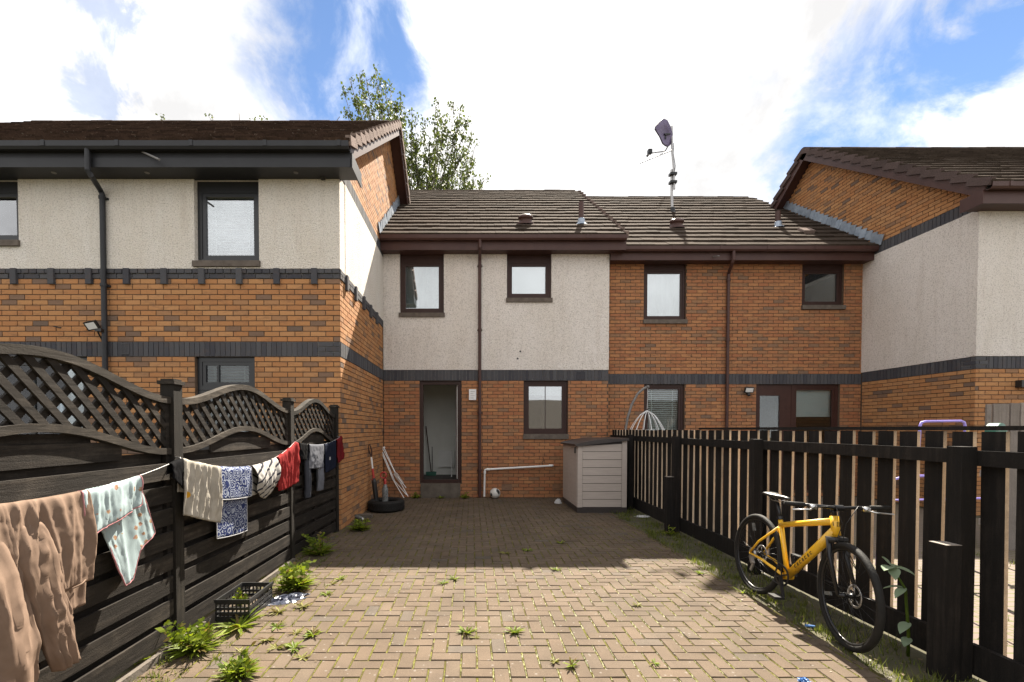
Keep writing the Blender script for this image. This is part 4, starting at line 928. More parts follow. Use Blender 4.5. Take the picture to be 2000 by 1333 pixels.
for (z0, z1, x0, x1) in ((1.275, 1.365, 2.985, 3.030),):
    for ya, yb in ((.8, 2.72), (2.74, 4.70), (4.72, 6.55), (6.57, 9.84)):
        mb = MB(); dz = rr.uniform(-.006, .006); mb.box(x0, x1, ya, yb, z0 + dz, z1 + dz); part(mb, 'rail', 'board_black', frt)
for ya, yb in ((.8, 2.72), (2.74, 4.70), (4.72, 6.55), (6.57, 9.84)):
    mb = MB(); mb.box(2.995, 3.030, ya, yb, .02, .21 + rr.uniform(-.01, .015)); part(mb, 'kick_board', 'board_black', frt)
mb = MB(); mb.box(3.036, 3.066, .85, 6.1, 1.482, 1.508); part(mb, 'capping', 'board_black', frt)
for yp in (.85, 2.73, 4.71, 6.56, 8.45):
    mb = MB(); mb.box(2.895, 2.984, yp - .045, yp + .045, -.05, 1.385); part(mb, 'post', 'board_black', frt)
for yp in (2.73, 6.56):
    mb = MB(); k = .047; mb.box(2.80, 2.893, yp - k - .01, yp + k, -.05, .80); so_ = part(mb, 'repair_post', 'board_black', frt)
    mb = MB(); mb.box(2.80, 2.893, yp - k - .01, yp + k, .801, .804); part(mb, 'post_top', 'grey_plank', so_)

# ------------------------------------------------------------------ storage box
YB0, YB1 = 8.05, 9.33; X0 = P(1128, 950, YB0).x; X1 = P(1224, 950, YB0).x
zl, zr_ = P(1128, 872, YB0).z, P(1224, 861, YB0).z
sb = thing('storage_box', 'beige plastic garden storage box with dark lid beside the black fence', 'storage box', ((X0 + X1) / 2, (YB0 + YB1) / 2, 0))
mb = MB(); mb.prism([(X0 + .012, .10), (X1 - .012, .10), (X1 - .012, zr_ - .01), (X0 + .012, zl - .01)], YB0 + .014, YB1 - .01, 'xz'); part(mb, 'body', 'lid_plastic', sb)
mb = MB(); mb.box(X0 - .01, X1 + .01, YB0 - .006, YB1, 0, .095); part(mb, 'base', 'lid_plastic', sb)
def topz(x): return zl + (zr_ - zl) * (x - X0) / (X1 - X0)
for xa, xb in ((X0, X0 + .085), (X1 - .085, X1)):
    mb = MB(); mb.prism([(xa, .10), (xb, .10), (xb, topz(xb)), (xa, topz(xa))], YB0 - .004, YB0 + .03, 'xz'); part(mb, 'corner_post', 'beige_plastic', sb)
nz = 8; z = .10; hz = (zl + .03 - .10) / (nz - .1)
for i in range(nz):
    za, zb = z + .005, z + hz - .004; mb = MB()
    mb.prism([(X0 + .09, za), (X1 - .09, za), (X1 - .09, min(zb, topz(X1 - .09) - .004)), (X0 + .09, min(zb, topz(X0 + .09) - .004))], YB0 + .004, YB0 + .018, 'xz'); part(mb, 'plank', 'beige_plastic', sb); z += hz
for j, (ya, yb) in enumerate(((YB0 + .032, (YB0 + YB1) / 2 - .003), ((YB0 + YB1) / 2 + .003, YB1 - .01))):
    mb = MB(); mb.box(X0 - .004, X0 + .018, ya, yb, .10, zl - .008); dd = part(mb, 'door', 'beige_plastic', sb)
    n = 6
    for i in range(n):
        mb = MB(); yy0 = ya + .03 + (yb - ya - .06) * i / n; mb.box(X0 - .010, X0 - .0045, yy0 + .006, yy0 + (yb - ya - .06) / n - .006, .14, zl - .05); part(mb, 'rib', 'beige_plastic', dd)
mb = MB(); yh = (YB0 + YB1) / 2; mb.box(X0 - .035, X0 - .011, YB0 + .10, YB0 + .13, zl - .13, zl - .02); part(mb, 'latch', 'lid_plastic', sb)
mb = MB(); N_ = 10; poly = []
for i in range(N_ + 1):
    f = i / N_; x = X0 - .05 + (X1 + .02 - X0 + .05) * f; poly.append((x, zl + .035 + (zr_ - zl + .01) * f + .035 * math.sin(math.pi * min(1, f * 1.15))))
low = [(x, topz(x) + .001 if x > X0 else zl + .0) for x, _ in poly[::-1]]
mb.prism(poly + low, YB0 - .05, YB1 + .02, 'xz'); part(mb, 'lid', 'lid_plastic', sb)

# ------------------------------------------------------------------ football, tyre, tools, airer, brooms
p = G(967, 974); rb = .112; ft = MB()
import bmesh
bm = bmesh.new(); bmesh.ops.create_icosphere(bm, subdivisions=4, radius=rb); me = bpy.data.meshes.new('football'); bm.to_mesh(me); bm.free()
me.polygons.foreach_set('use_smooth', [True] * len(me.polygons))
m, t, b, o = newmat('football_skin'); b.inputs['Roughness'].default_value = 0.4
vv = N(t, 'ShaderNodeTexVoronoi'); vv.inputs['Scale'].default_value = 7.5; lk(t, pos(t, kind='Object'), vv.inputs['Vector']); vv.inputs['Randomness'].default_value = .55
lk(t, ramp(t, vv.outputs['Color'], [(0.0, (0.62, 0.61, 0.58)), (0.62, (0.02, 0.02, 0.02))], 'CONSTANT'), b.inputs['Base Color'])
me.materials.append(m); o = bpy.data.objects.new('football', me); COL.objects.link(o); o.location = (p.x, p.y, rb); o.rotation_euler = (.5, .9, .3)
o['label'] = 'white football with black patches lying by the white waste pipe'; o['category'] = 'ball'
# tyre lying flat
pc = Vector((-1.57, 8.32, 0)); tr = thing('car_tyre', 'old black car tyre lying flat against the brick corner', 'tyre', pc)
prof = [(.20, .02), (.195, .05), (.215, .02), (.27, .0), (.305, .015), (.322, .04), (.325, .10), (.322, .165), (.305, .19), (.27, .205), (.215, .185), (.195, .155), (.205, .15), (.26, .18), (.29, .16), (.30, .10), (.29, .04), (.26, .022)]
mb = MB(); mb.lathe(prof[2:], pc, n=40, closed=True); part(mb, 'casing', 'black_rubber', tr, smooth=True)
mb = MB()
for i in range(44):
    a = 2 * math.pi * i / 44; u = Vector((math.cos(a), math.sin(a), 0)); v = Vector((-u.y, u.x, 0))
    for zz, sk in ((.065, .3), (.14, -.3)): mb.obox(pc + u * .325 + Vector((0, 0, zz)), u, (v + Vector((0, 0, sk))).normalized(), (Vector((0, 0, 1)) - v * sk).normalized(), .004, .016, .028)
part(mb, 'tread', 'black_rubber', tr)
# strimmer standing in the tyre
A = Vector((-1.76, 8.42, .02)); T = P(722, 868, 8.42); ax = (T - A).normalized()
st = thing('strimmer', 'red and black strimmer with white shaft standing in the tyre', 'strimmer', A)
def along(f): return A + (T - A) * f
mb = MB(); mb.tube([along(.62), along(.80)], .017, 12); part(mb, 'shaft', 'white_plastic', st)
mb = MB(); mb.tube([along(.5), along(.62)], .022, 12); mb.tube([along(.44) + Vector((-.03, 0, 0)), along(.46), along(.50)], .026, 12); part(mb, 'collar', 'red_plastic', st)
mb = MB(); mb.tube([along(0), along(.10), along(.42), along(.47)], [.035, .045, .045, .025], 14); part(mb, 'tube', 'black_plastic', st)
mb = MB(); c0 = along(.82)
mb.tube([along(.80), c0, c0 + Vector((-.03, .01, .05)), along(.95) + Vector((-.04, 0, .02)), along(1.0), along(.93) + Vector((.02, 0, 0)), c0 + Vector((.015, 0, 0))], .014, 8); part(mb, 'grip', 'dark_door', st)
# red topped pump bottle in the tyre
A2 = Vector((-1.60, 8.36, .02)); pbt = thing('spray_bottle', 'clear spray bottle with red trigger standing in the tyre', 'bottle', A2)
mb = MB(); mb.lathe([(0, 0), (.055, 0), (.058, .04), (.056, .36), (.03, .44), (.018, .46)], A2, n=18); part(mb, 'bottle', 'clear_bottle', pbt, smooth=True)
mb = MB(); mb.lathe([(.024, .455), (.026, .52), (.02, .55), (0, .55)], A2, n=14); part(mb, 'cap', 'red_plastic', pbt, smooth=True)
mb = MB(); mb.tube([A2 + Vector((math.cos(i * .45) * .055 - .03, 0, .62 + math.sin(i * .45) * .055)) for i in range(14)], .013, 8, closed=True); part(mb, 'ring_handle', 'red_plastic', pbt)
mb = MB(); mb.tube([A2 + Vector((-.03, 0, .52)), A2 + Vector((-.03, 0, .57))], .012, 8); part(mb, 'stem', 'black_plastic', pbt)
# folded white clothes airer leaning on the wall
ca = thing('clothes_airer', 'folded white wire clothes airer leaning on wall beside the open door', 'clothes airer', G(793, 974))
yb = 9.55
def AQ(px, py, y): return P(px, py, y)
for (a0, b0, c0) in (((742, 877), (768, 938), (789, 973)), ((750, 875), (775, 930), (797, 970)), ((744, 876), (771, 940), (794, 967)), ((747, 876), (774, 928), (793, 953))):
    mb = MB(); mb.tube([AQ(*a0, YM - .06), AQ(*b0, YM - .22), AQ(*c0, 9.42)], .0085, 8); part(mb, 'leg', 'white_plastic', ca)
mb = MB(); mb.tube([AQ(740, 877, YM - .06), AQ(752, 874, YM - .05)], .016, 8); part(mb, 'top_bar', 'white_plastic', ca)
mb = MB(); q0, q1 = AQ(772, 925, YM - .19), AQ(786, 945, YM - .26); mb.bar(q0, q1, .06, .10, (0, -1, 0)); part(mb, 'hinge_plate', 'beige_plastic', ca)
# broom and brush in the hall
zf = dr[2] + .012
p0 = P(842, 925, hb - .25); bo = thing('broom', 'dark broom standing inside the open doorway', 'broom', (p0.x, hb - .25, zf))
mb = MB(); mb.tube([(p0.x, hb - .25, zf + .09), P(832, 833, hb - .06)], .012, 8); part(mb, 'handle', 'dark_door', bo)
mb = MB(); mb.box(p0.x - .13, p0.x + .13, hb - .28, hb - .22, zf + .055, zf + .095); mb.box(p0.x - .125, p0.x + .125, hb - .275, hb - .225, zf, zf + .055); part(mb, 'head', 'green_plastic', bo)
p0 = P(845, 925, hb - .06); mb = MB(); mb.tube([(p0.x, hb - .12, zf + .1), P(844, 873, hb - .03)], .010, 8); mb.box(p0.x - .05, p0.x + .05, hb - .16, hb - .10, zf, zf + .09); solo(mb, 'hand_brush', 'grey_tube', 'short stick brush leaning on the white hall wall', 'brush', (p0.x, hb - .12, zf))
p0 = P(882, 930, YM + 1.2); mb = MB(); mb.tube([(p0.x, YM + 1.2, zf), (p0.x - .01, YM + 1.22, zf + .55)], .014, 8); mb.tube([(p0.x - .01, YM + 1.22, zf + .552), (p0.x - .01, YM + 1.22, zf + .62)], .02, 8); solo(mb, 'walking_stick', 'white_plastic', 'white stick with dark top standing beside the open door leaf', 'stick', (p0.x, YM + 1.2, zf))

# ------------------------------------------------------------------ aerial mast with dish on the all-brick house
pb = roofpt(1313, 416, *rpq); am = thing('aerial_mast', 'crooked aerial mast with purple satellite dish on the roof', 'aerial', pb)
ymast = pb.y
mb = MB(); mb.tube([pb - Vector((0, 0, .05)), P(1312, 380, ymast), P(1312, 332, ymast)], .034, 10); part(mb, 'lower_pole', 'steel', am)
mb = MB(); mb.tube([P(1317, 370, ymast - .05), P(1316, 330, ymast - .05), P(1313, 300, ymast - .05), P(1312, 247, ymast - .05)], .026, 10); up = part(mb, 'upper_pole', 'steel', am)
for py_ in (341, 357): mb = MB(); q = P(1314, py_, ymast - .03); mb.obox(q, (1, 0, 0), (0, 1, 0), (0, 0, 1), .09, .07, .03); part(mb, 'clamp', 'black_metal', am)
mb = MB(); mb.lathe([(.2, -.06), (.07, .04), (.05, .14)], pb, (0, -.3, .95), 14); part(mb, 'base_collar', 'black_metal', am)
# dish: outline polygon in a tilted plane, slightly dished, seen from behind
ol = [(1297, 233), (1303, 236), (1309, 248), (1313, 262), (1313, 276), (1309, 283), (1304, 287), (1299, 285), (1294, 281), (1288, 267), (1279, 253), (1280, 248), (1290, 237)]
c = P(1298, 260, ymast - .25); mb = MB(); outer = []
for (x, y) in ol:
    outer.append(P(x, y, ymast - .25 + (x - 1298) * .011 + (y - 260) * .004))
n = len(outer); rings = []
for f, dep in ((1.0, 0.0), (.66, .075), (.33, .12)): rings.append(mb.add([c + (q - c) * f + Vector((.05, .25, -.05)) * (dep) * 3 for q in outer]))
cc = mb.add([c + Vector((.05, .25, -.05)) * .4])
for a_, b_ in ((0, 1), (1, 2)):
    for i in range(n): mb.face((rings[a_] + i, rings[a_] + (i + 1) % n, rings[b_] + (i + 1) % n, rings[b_] + i))
for i in range(n): mb.face((rings[2] + i, rings[2] + (i + 1) % n, cc))
ds = part(mb, 'dish', 'dish_purple', am, smooth=True); sm = ds.modifiers.new('thick', 'SOLIDIFY'); sm.thickness = .012
mb = MB(); mb.tube(outer, .012, 6, closed=True); part(mb, 'rim', 'black_metal', ds)
mb = MB(); mb.tube([outer[6], outer[6] + (P(1299, 296, ymast - .3) - P(1304, 287, ymast - .25)), P(1270, 300, ymast - .75)], .016, 8); mb.obox(P(1269, 297, ymast - .75), (1, 0, 0), (0, 1, 0), (0, 0, 1), .05, .05, .05); mb.tube([P(1270, 299, ymast - .75), P(1264, 305, ymast - .78)], .03, 8); part(mb, 'receiver_arm', 'black_metal', ds)
mb = MB(); mb.tube([c + Vector((.02, .06, 0)), P(1312, 262, ymast - .05)], .025, 8); mb.bar(P(1298, 252, ymast - .14), P(1300, 272, ymast - .14), .02, .03); part(mb, 'bracket', 'black_metal', ds)
mb = MB(); e0, e1 = P(1247, 320, ymast - 1.0), P(1312, 294, ymast - .05); mb.tube([e0, e1], .018, 8); ya_ = part(mb, 'yagi_boom', 'steel', am)
mb = MB()
for i in range(11):
    q = e0 + (e1 - e0) * (i / 11.5 + .02); l_ = .10 + .05 * (i / 11); mb.tube([q + Vector((l_ * .3, l_ * .5, l_ * .25)), q - Vector((l_ * .3, l_ * .5, l_ * .25))], .006, 6)
part(mb, 'yagi_elements', 'steel', ya_)
mb = MB(); mb.tube([P(1316, 345, ymast - .06), P(1319, 325, ymast - .08), P(1315, 300, ymast - .06), P(1316, 280, ymast - .06)], .008, 6); part(mb, 'cable', 'black_plastic', am)

# ------------------------------------------------------------------ bicycle
bk = thing('bicycle', 'yellow framed bicycle with black wheels leaning by the black fence', 'bicycle', (0, 0, 0))
RW, TR = .335, .022
front_dir = (Vector((2.535, 3.05, 0)) - Vector((2.575, 4.13, 0))).normalized(); yaw = math.atan2(front_dir.y, front_dir.x)
BM = Matrix.Translation((2.575, 4.13, 0)) @ Matrix.Rotation(yaw, 4, 'Z') @ Matrix.Rotation(R(-4), 4, 'X')
WBL = 1.06; ax_r = Vector((0, 0, .357)); ax_f = Vector((WBL, 0, .357)); bb = Vector((.435, 0, .29))
hd_b, hd_t = Vector((.905, 0, .735)), Vector((.868, 0, .865)); sc_ = Vector((.285, 0, .70))
steer_ax = (hd_t - hd_b).normalized()
ST = Matrix.Translation(hd_b) @ Matrix.Rotation(R(-10), 4, steer_ax) @ Matrix.Translation(-hd_b)
bk.matrix_basis = BM; PARW[bk.name] = BM.copy()
def bpart(mb, name, mat, parent=None, steer=False, smooth=True):
    mm = BM @ ST if steer else BM
    mb.v = [tuple(mm @ Vector(v)) for v in mb.v]
    o = part(mb, name, mat, parent or bk, smooth=smooth)
    return o
def wheel(c, steer, disc):
    mb = MB(); n = 64
    mb.tube([c + Vector((math.cos(2 * math.pi * i / n) * RW, 0, math.sin(2 * math.pi * i / n) * RW)) for i in range(n)], TR, 10, closed=True); wh = bpart(mb, 'wheel', 'black_rubber', None, steer)
    mb = MB(); mb.lathe([(RW - .014, -.011), (RW - .028, -.010), (RW - .036, 0), (RW - .028, .010), (RW - .014, .011)], c, (0, 1, 0), 64, closed=True); bpart(mb, 'rim', 'black_metal', wh, steer)
    mb = MB()
    for i in range(28):
        a = 2 * math.pi * i / 28; off = (.33 if i % 4 < 2 else -.33); s = .026 if i % 2 else -.026
        mb.tube([c + Vector((math.cos(a + off * 3) * .022, s, math.sin(a + off * 3) * .022)), c + Vector((math.cos(a) * (RW - .03), 0, math.sin(a) * (RW - .03)))], .0012, 4)
    bpart(mb, 'spokes', 'black_metal', wh, steer)
    mb = MB(); mb.lathe([(0, -.055), (.012, -.055), (.012, -.035), (.024, -.03), (.015, -.02), (.015, .02), (.024, .03), (.012, .035), (.012, .055), (0, .055)], c, (0, 1, 0), 16); bpart(mb, 'hub', 'black_metal', wh, steer)
    mb = MB(); mb.lathe([(.062, .040), (.080, .040), (.080, .042), (.062, .042)], c, (0, 1, 0), 32, closed=True)
    for i in range(5): a = i * 1.2566; mb.bar(c + Vector((math.cos(a) * .012, .041, math.sin(a) * .012)), c + Vector((math.cos(a + .5) * .064, .041, math.sin(a + .5) * .064)), .008, .002, (0, 1, 0))
    bpart(mb, 'brake_disc', 'steel', wh, steer)
    a = R(150) if disc == 'f' else R(110)
    if disc == 'f': a = R(195)
    mb = MB(); q = c + Vector((math.cos(a) * .24, 0, math.sin(a) * .24)); rd = Vector((math.cos(a), 0, math.sin(a))); tg = Vector((-rd.z, 0, rd.x)); mb.obox(q, rd, (0, 1, 0), tg, .035, .008, .013); bpart(mb, 'reflector', 'clear_bottle', wh, steer, False)
    return wh
wheel(ax_r, False, 'r'); wheel(ax_f, True, 'f')
mb = MB()
mb.tube([sc_ + Vector((-.004, 0, .03)), bb], .0185, 14); mb.tube([sc_ + Vector((.005, 0, -.02)), hd_t + Vector((.006, 0, -.035))], [.021, .026], 14); mb.tube([bb, hd_b + Vector((-.012, 0, .03))], [.030, .034], 14)
mb.tube([hd_b, hd_t], .027, 16); mb.lathe([(.028, -.035), (.03, 0), (.028, .035)], bb, (0, 1, 0), 16)
for s in (-1, 1):
    mb.tube([sc_ + Vector((0, s * .012, -.045)), ax_r + Vector((.10, s * .055, .13)), ax_r + Vector((.0, s * .062, .012))], [.011, .0095, .009], 10)
    mb.tube([bb + Vector((-.01, s * .03, 0)), ax_r + Vector((.17, s * .055, -.012)), ax_r + Vector((0, s * .062, 0))], [.013, .011, .009], 10)
frm_ = bpart(mb, 'frame', 'yellow_paint')
# dark lettering blocks along the down tube and head badge
mb = MB(); d_ = (hd_b - bb).normalized(); nn = Vector((-d_.z, 0, d_.x))
for i, wdt in enumerate((.026, .02, .024, .022, .026, .02, .024)):
    q = bb + d_ * (.17 + i * .036); hh = .010
    for (o1, o2, hx, hy) in ((-hh, 0, wdt / 2 - .004, .002), (hh, 0, wdt / 2 - .004, .002), (0, -wdt / 2 + .006, .002, hh), (0, wdt / 2 - .006, .002, hh))[: 4 if i % 2 else 3]:
        mb.obox(q + nn * o1 + d_ * o2 + Vector((0, -.0335 + abs(o1) * .16, 0)), d_, (0, 1, 0), nn, hx, .0008, hy)
bpart(mb, 'lettering', 'black_plastic', frm_, False, False)
mb = MB(); q = (hd_b + hd_t) / 2 + Vector((0, -.0, .015))
for sgn in (-1, 1):
    mb.obox(q + Vector((.0267, sgn * .007, 0)), (1, 0, 0), (0, 1, 0), steer_ax, .0009, .0014, .015); mb.obox(q + Vector((.0268, 0, sgn * .014)), (1, 0, 0), (0, 1, 0), steer_ax, .0009, .007, .0014)
mb.obox(q + Vector((.012, -.0245, 0)), (.9, -.43, 0), (.43, .9, 0), steer_ax, .0012, .002, .014)
bpart(mb, 'head_badge', 'black_plastic', frm_, False, False)
mb = MB(); cr_ = hd_b - steer_ax * .03
mb.obox(cr_, Vector((1, 0, 0)), (0, 1, 0), steer_ax, .02, .062, .018)
for s in (-1, 1): mb.tube([cr_ + Vector((0, s * .052, .01)), cr_ + Vector((.02, s * .052, -.12)), ax_f + Vector((.0, s * .058, 0))], [.017, .016, .010], 12)
bpart(mb, 'fork', 'black_metal', None, True)
mb = MB(); mb.tube([sc_ + Vector((.0, 0, .02)), sc_ + (sc_ - bb).normalized() * .17], .0145, 12); mb.lathe([(.024, -.014), (.024, .014)], sc_ + Vector((-.006, 0, .035)), (sc_ - bb).normalized(), 14); bpart(mb, 'seat_post', 'black_metal')
ss = sc_ + (sc_ - bb).normalized() * .18
mb = MB(); secs = [(-.12, .066, .018, .012), (-.10, .072, .022, .016), (-.04, .058, .026, .010), (.03, .034, .026, .006), (.10, .022, .022, .008), (.145, .017, .016, .006), (.155, .006, .008, .002)]; nk = 12; ks = []
for (x, w_, h_, zz) in secs: ks.append(mb.add([ss + Vector((x, math.cos(2 * math.pi * j / nk) * w_, .04 + zz + math.sin(2 * math.pi * j / nk) * h_ * (1 if math.sin(2 * math.pi * j / nk) < 0 else .6))) for j in range(nk)]))
for a_, b_ in zip(ks, ks[1:]):
    for j in range(nk): mb.face((a_ + j, a_ + (j + 1) % nk, b_ + (j + 1) % nk, b_ + j))
mb.face([ks[0] + j for j in range(nk)]); mb.face([ks[-1] + j for j in range(nk)][::-1])
sdl = bpart(mb, 'saddle', 'black_plastic')
mb = MB()
for s in (-1, 1): mb.tube([ss + Vector((-.09, s * .02, .03)), ss + Vector((-.05, s * .02, .005)), ss + Vector((.05, s * .02, .005)), ss + Vector((.12, s * .012, .03))], .0035, 6)
bpart(mb, 'rails', 'alloy', sdl)
mb = MB(); h0 = hd_t + steer_ax * .055; h1 = h0 + Vector((.07, 0, .015))
mb.tube([hd_t - steer_ax * .005, hd_t + steer_ax * .075], .019, 12); mb.tube([h0, h1], [.02, .018], 12); mb.lathe([(.022, -.024), (.022, .024)], h1, (0, 1, 0), 14); bpart(mb, 'stem', 'black_metal', None, True)
mb = MB(); mb.tube([h1 + Vector((-.035, -.325, .012)), h1 + Vector((-.012, -.12, .006)), h1, h1 + Vector((-.012, .12, .006)), h1 + Vector((-.035, .325, .012))], .0125, 10); hbr = bpart(mb, 'handlebar', 'black_metal', None, True)
for s in (-1, 1):
    mb = MB(); mb.tube([h1 + Vector((-.036, s * .33, .012)), h1 + Vector((-.023, s * .205, .009))], .017, 10); bpart(mb, 'grip', 'black_rubber', hbr, True)
    mb = MB(); mb.obox(h1 + Vector((.0, s * .165, .0)), (1, 0, 0), (0, 1, 0), (0, 0, 1), .022, .018, .016); mb.tube([h1 + Vector((.015, s * .165, -.005)), h1 + Vector((.045, s * .20, -.015)), h1 + Vector((.04, s * .31, -.02))], .0055, 6); bpart(mb, 'brake_lever', 'alloy', hbr, True)
    mb = MB(); mb.tube([h1 + Vector((.02, s * .15, 0)), h1 + Vector((.09, s * .07, .03)), h1 + Vector((.07, s * .01, -.10)), hd_b + Vector((.045, s * .02, -.02)), ax_f + Vector((.0, .058, .16))], .0028, 6); bpart(mb, 'brake_cable', 'black_plastic', hbr, True)
mb = MB(); cs = -.048; cc = bb + Vector((0, cs, 0)); mb.lathe([(.070, -.002), (.088, -.002), (.088, .002), (.070, .002)], cc, (0, 1, 0), 36, closed=True)
for i in range(4): a = i * 1.5708 + .4; mb.bar(cc, cc + Vector((math.cos(a) * .075, 0, math.sin(a) * .075)), .012, .004, (0, 1, 0))
chs = bpart(mb, 'chainring', 'black_metal', None, False, False)
for s, a in ((-1, R(-62)), (1, R(118))):
    e_ = bb + Vector((math.cos(a) * .17, s * .075, math.sin(a) * .17)); mb = MB(); mb.bar(bb + Vector((0, s * .062, 0)), e_, .012, .024, (0, 1, 0)); ck = bpart(mb, 'crank', 'black_metal', None, False, False)
    mb = MB(); mb.obox(e_ + Vector((0, s * .055, 0)), (1, 0, 0), (0, 1, 0), (0, 0, 1), .045, .04, .01); mb.tube([e_, e_ + Vector((0, s * .09, 0))], .007, 6); bpart(mb, 'pedal', 'black_plastic', ck, False, False)
mb = MB(); mb.lathe([(.018, -.03), (.05, -.03), (.05, -.045), (.03, -.05)], ax_r, (0, 1, 0), 24); bpart(mb, 'cassette', 'steel')
ra = .045; mb = MB(); yy = -.047; mb.tube([cc + Vector((0, 0, .088)), ax_r + Vector((0, yy, ra))], .004, 4); mb.tube([cc + Vector((0, 0, -.088)), ax_r + Vector((.05, yy, -.10)), ax_r + Vector((.015, yy, -.12))], .004, 4); bpart(mb, 'chain', 'black_metal')
mb = MB(); mb.obox(ax_r + Vector((.03, -.06, -.05)), Vector((.5, 0, -.85)), (0, 1, 0), Vector((.85, 0, .5)), .035, .014, .014); mb.obox(ax_r + Vector((.035, -.055, -.11)), Vector((.4, 0, .9)), (0, 1, 0), Vector((.9, 0, -.4)), .045, .006, .012); bpart(mb, 'derailleur', 'steel', None, False, False)

# ------------------------------------------------------------------ hanging chair, play frame, cane, planter reel, plank gate in the neighbour's yard
YE = 9.3; hc = thing('hanging_chair', 'wicker hanging chair on a curved grey stand behind the black fence', 'garden chair', P(1240, 900, YE))
mb = MB(); pts = [(1222, 1000), (1222, 900), (1222, 838), (1226, 815), (1234, 790), (1245, 770), (1257, 759), (1265, 756)]
pl = [P(x, y, YE + .15) for x, y in pts]; pl[0].z = 0.03; mb.tube(pl, .026, 10); mb.lathe([(0, -.03), (.035, -.02), (.035, .02), (0, .03)], P(1265.5, 756, YE + .15), (1, 0, .2), 10); b0 = Vector((pl[0].x, YE + .15, 0)); mb.tube([b0 + Vector((math.cos(i * .3927) * .40 + .40, math.sin(i * .3927) * .40 - .05, .028)) for i in range(16)], .024, 8, closed=True); part(mb, 'stand', 'grey_tube', hc, smooth=True)
top = P(1264, 800, YE); mb = MB(); mb.tube([P(1265, 757, YE + .15), P(1265, 775, YE + .08), top], .006, 6); part(mb, 'chain', 'steel', hc)
mb = MB(); cx, cz = top.x, top.z; n = 14
for i in range(n):
    a = 2 * math.pi * i / n + .12; pts = []
    for k in range(14):
        f = k / 13; rr_ = .47 * math.sin(min(1, f * 1.1) * math.pi / 2) ** .62 * (1 - .35 * max(0, f - .6) / .4); pts.append((cx + math.cos(a) * rr_, YE + math.sin(a) * rr_, cz - .02 - 1.15 * f))
    mb.tube(pts, .006, 6)
for f in (.35, .5, .62, .74, .86, 1.0):
    rr_ = .47 * math.sin(min(1, f * 1.1) * math.pi / 2) ** .62 * (1 - .35 * max(0, f - .6) / .4); mb.tube([(cx + math.cos(j * .2618) * rr_, YE + math.sin(j * .2618) * rr_, cz - .02 - 1.15 * f) for j in range(24)], .007, 5, closed=True)
part(mb, 'basket', 'blind_white', hc, smooth=True)
mb = MB(); mb.lathe([(0, 0), (.3, .02), (.36, .07), (.3, .12), (0, .13)], (cx, YE, cz - 1.10), n=20); part(mb, 'cushion', 'interior_dark', hc, smooth=True)
YF = 4.9; pf = thing('play_frame', 'lilac tubular play frame showing above and through the black fence', 'play frame', P(1840, 1000, YF))
mb = MB(); l0, r0 = P(1797, 832, YF), P(1885, 832, YF); zt = P(1840, 823.5, YF).z
def rc(a): return Vector(a)
lft = [(l0.x - .05, YF + .1, .0), (l0.x - .01, YF + .02, .75), (l0.x, YF, zt - .05), (l0.x + .015, YF, zt - .012), (l0.x + .06, YF, zt)]
rgt = [(r0.x - .05, YF, zt + .005), (r0.x - .012, YF, zt - .01), (r0.x, YF, zt - .05), (r0.x + .01, YF + .02, .75), (r0.x + .05, YF + .1, 0)]
mb.tube(lft + rgt, .013, 10); part(mb, 'hoop', 'lilac_tube', pf, smooth=True)
mb = MB(); q = YF + .02
mb.tube([P(1722, 952, q), P(1735, 940, q), P(1770, 930, q), P(1826, 930, q), P(1822, 945, q)], .014, 8); mb.tube([P(1722, 977, q), P(1775, 977, q), P(1952, 973, q)], .010, 8); mb.tube([P(1935, 930, q), P(1955, 955, q), P(1958, 973, q)], .014, 8); mb.tube([P(1872, 957, q), P(1885, 970, q), (P(1885, 970, q).x, q, 0)], .012, 8); mb.tube([P(1722, 952, q), (P(1718, 977, q).x, q + .02, 0)], .014, 8); mb.tube([P(1958, 973, q), (P(1962, 973, q).x, q, 0)], .014, 8)
part(mb, 'side_bars', 'lilac_tube', pf, smooth=True)
mb = MB(); q = P(1884, 900, 3.6); mb.tube([(q.x + .0, 3.6, 0), (q.x + .02, 3.6, 1.5)], .009, 8); solo(mb, 'bamboo_cane', 'cane', 'yellow bamboo cane standing upright behind the black fence gap', 'cane', (q.x, 3.6, 0))
mb = MB(); q = P(1945, 846, 3.9); mb.lathe([(.0, -.04), (.06, -.04), (.085, -.035), (.085, .035), (.06, .04), (0, .04)], q, (.3, -.9, 0), 20); hp = MB()
hrl = thing('hose_reel', 'dark green hose reel showing over the fence beside grey planks', 'hose reel', (q.x, 3.9, 0)); part(mb, 'drum', 'green_plastic', hrl, smooth=False)
hp.tube([(q.x, 3.95, 0), (q.x, 3.95, q.z)], .03, 8); part(hp, 'stand', 'black_plastic', hrl)
YG = 5.6; pg = thing('plank_gate', 'pale weathered upright plank screen at right edge behind the fence', 'gate', P(1960, 900, YG) * 1.0)
x = P(1925, 800, YG).x; k = 0; UG = umesh('plank', 'grey_plank'); items = []
while x < 8.4:
    wdt = (.072, .20, .115, .13, .14, .10)[k % 6]; tp = P(1940, (790, 789, 788, 787, 789, 790)[k % 6], YG).z
    items.append(XF((x + wdt / 2, YG, tp / 2), (1, 0, 0), (0, 1, 0), (0, 0, 1), wdt - .012, .02, tp)); x += wdt + .012; k += 1
mb = MB(); mb.box(P(1925, 800, YG).x, 8.42, YG + .012, YG + .05, .9, .98); mb.box(P(1925, 800, YG).x, 8.42, YG + .012, YG + .05, .3, .38); rl = part(mb, 'rail', 'grey_plank', pg)
pieces('plank', items, UG, pg)

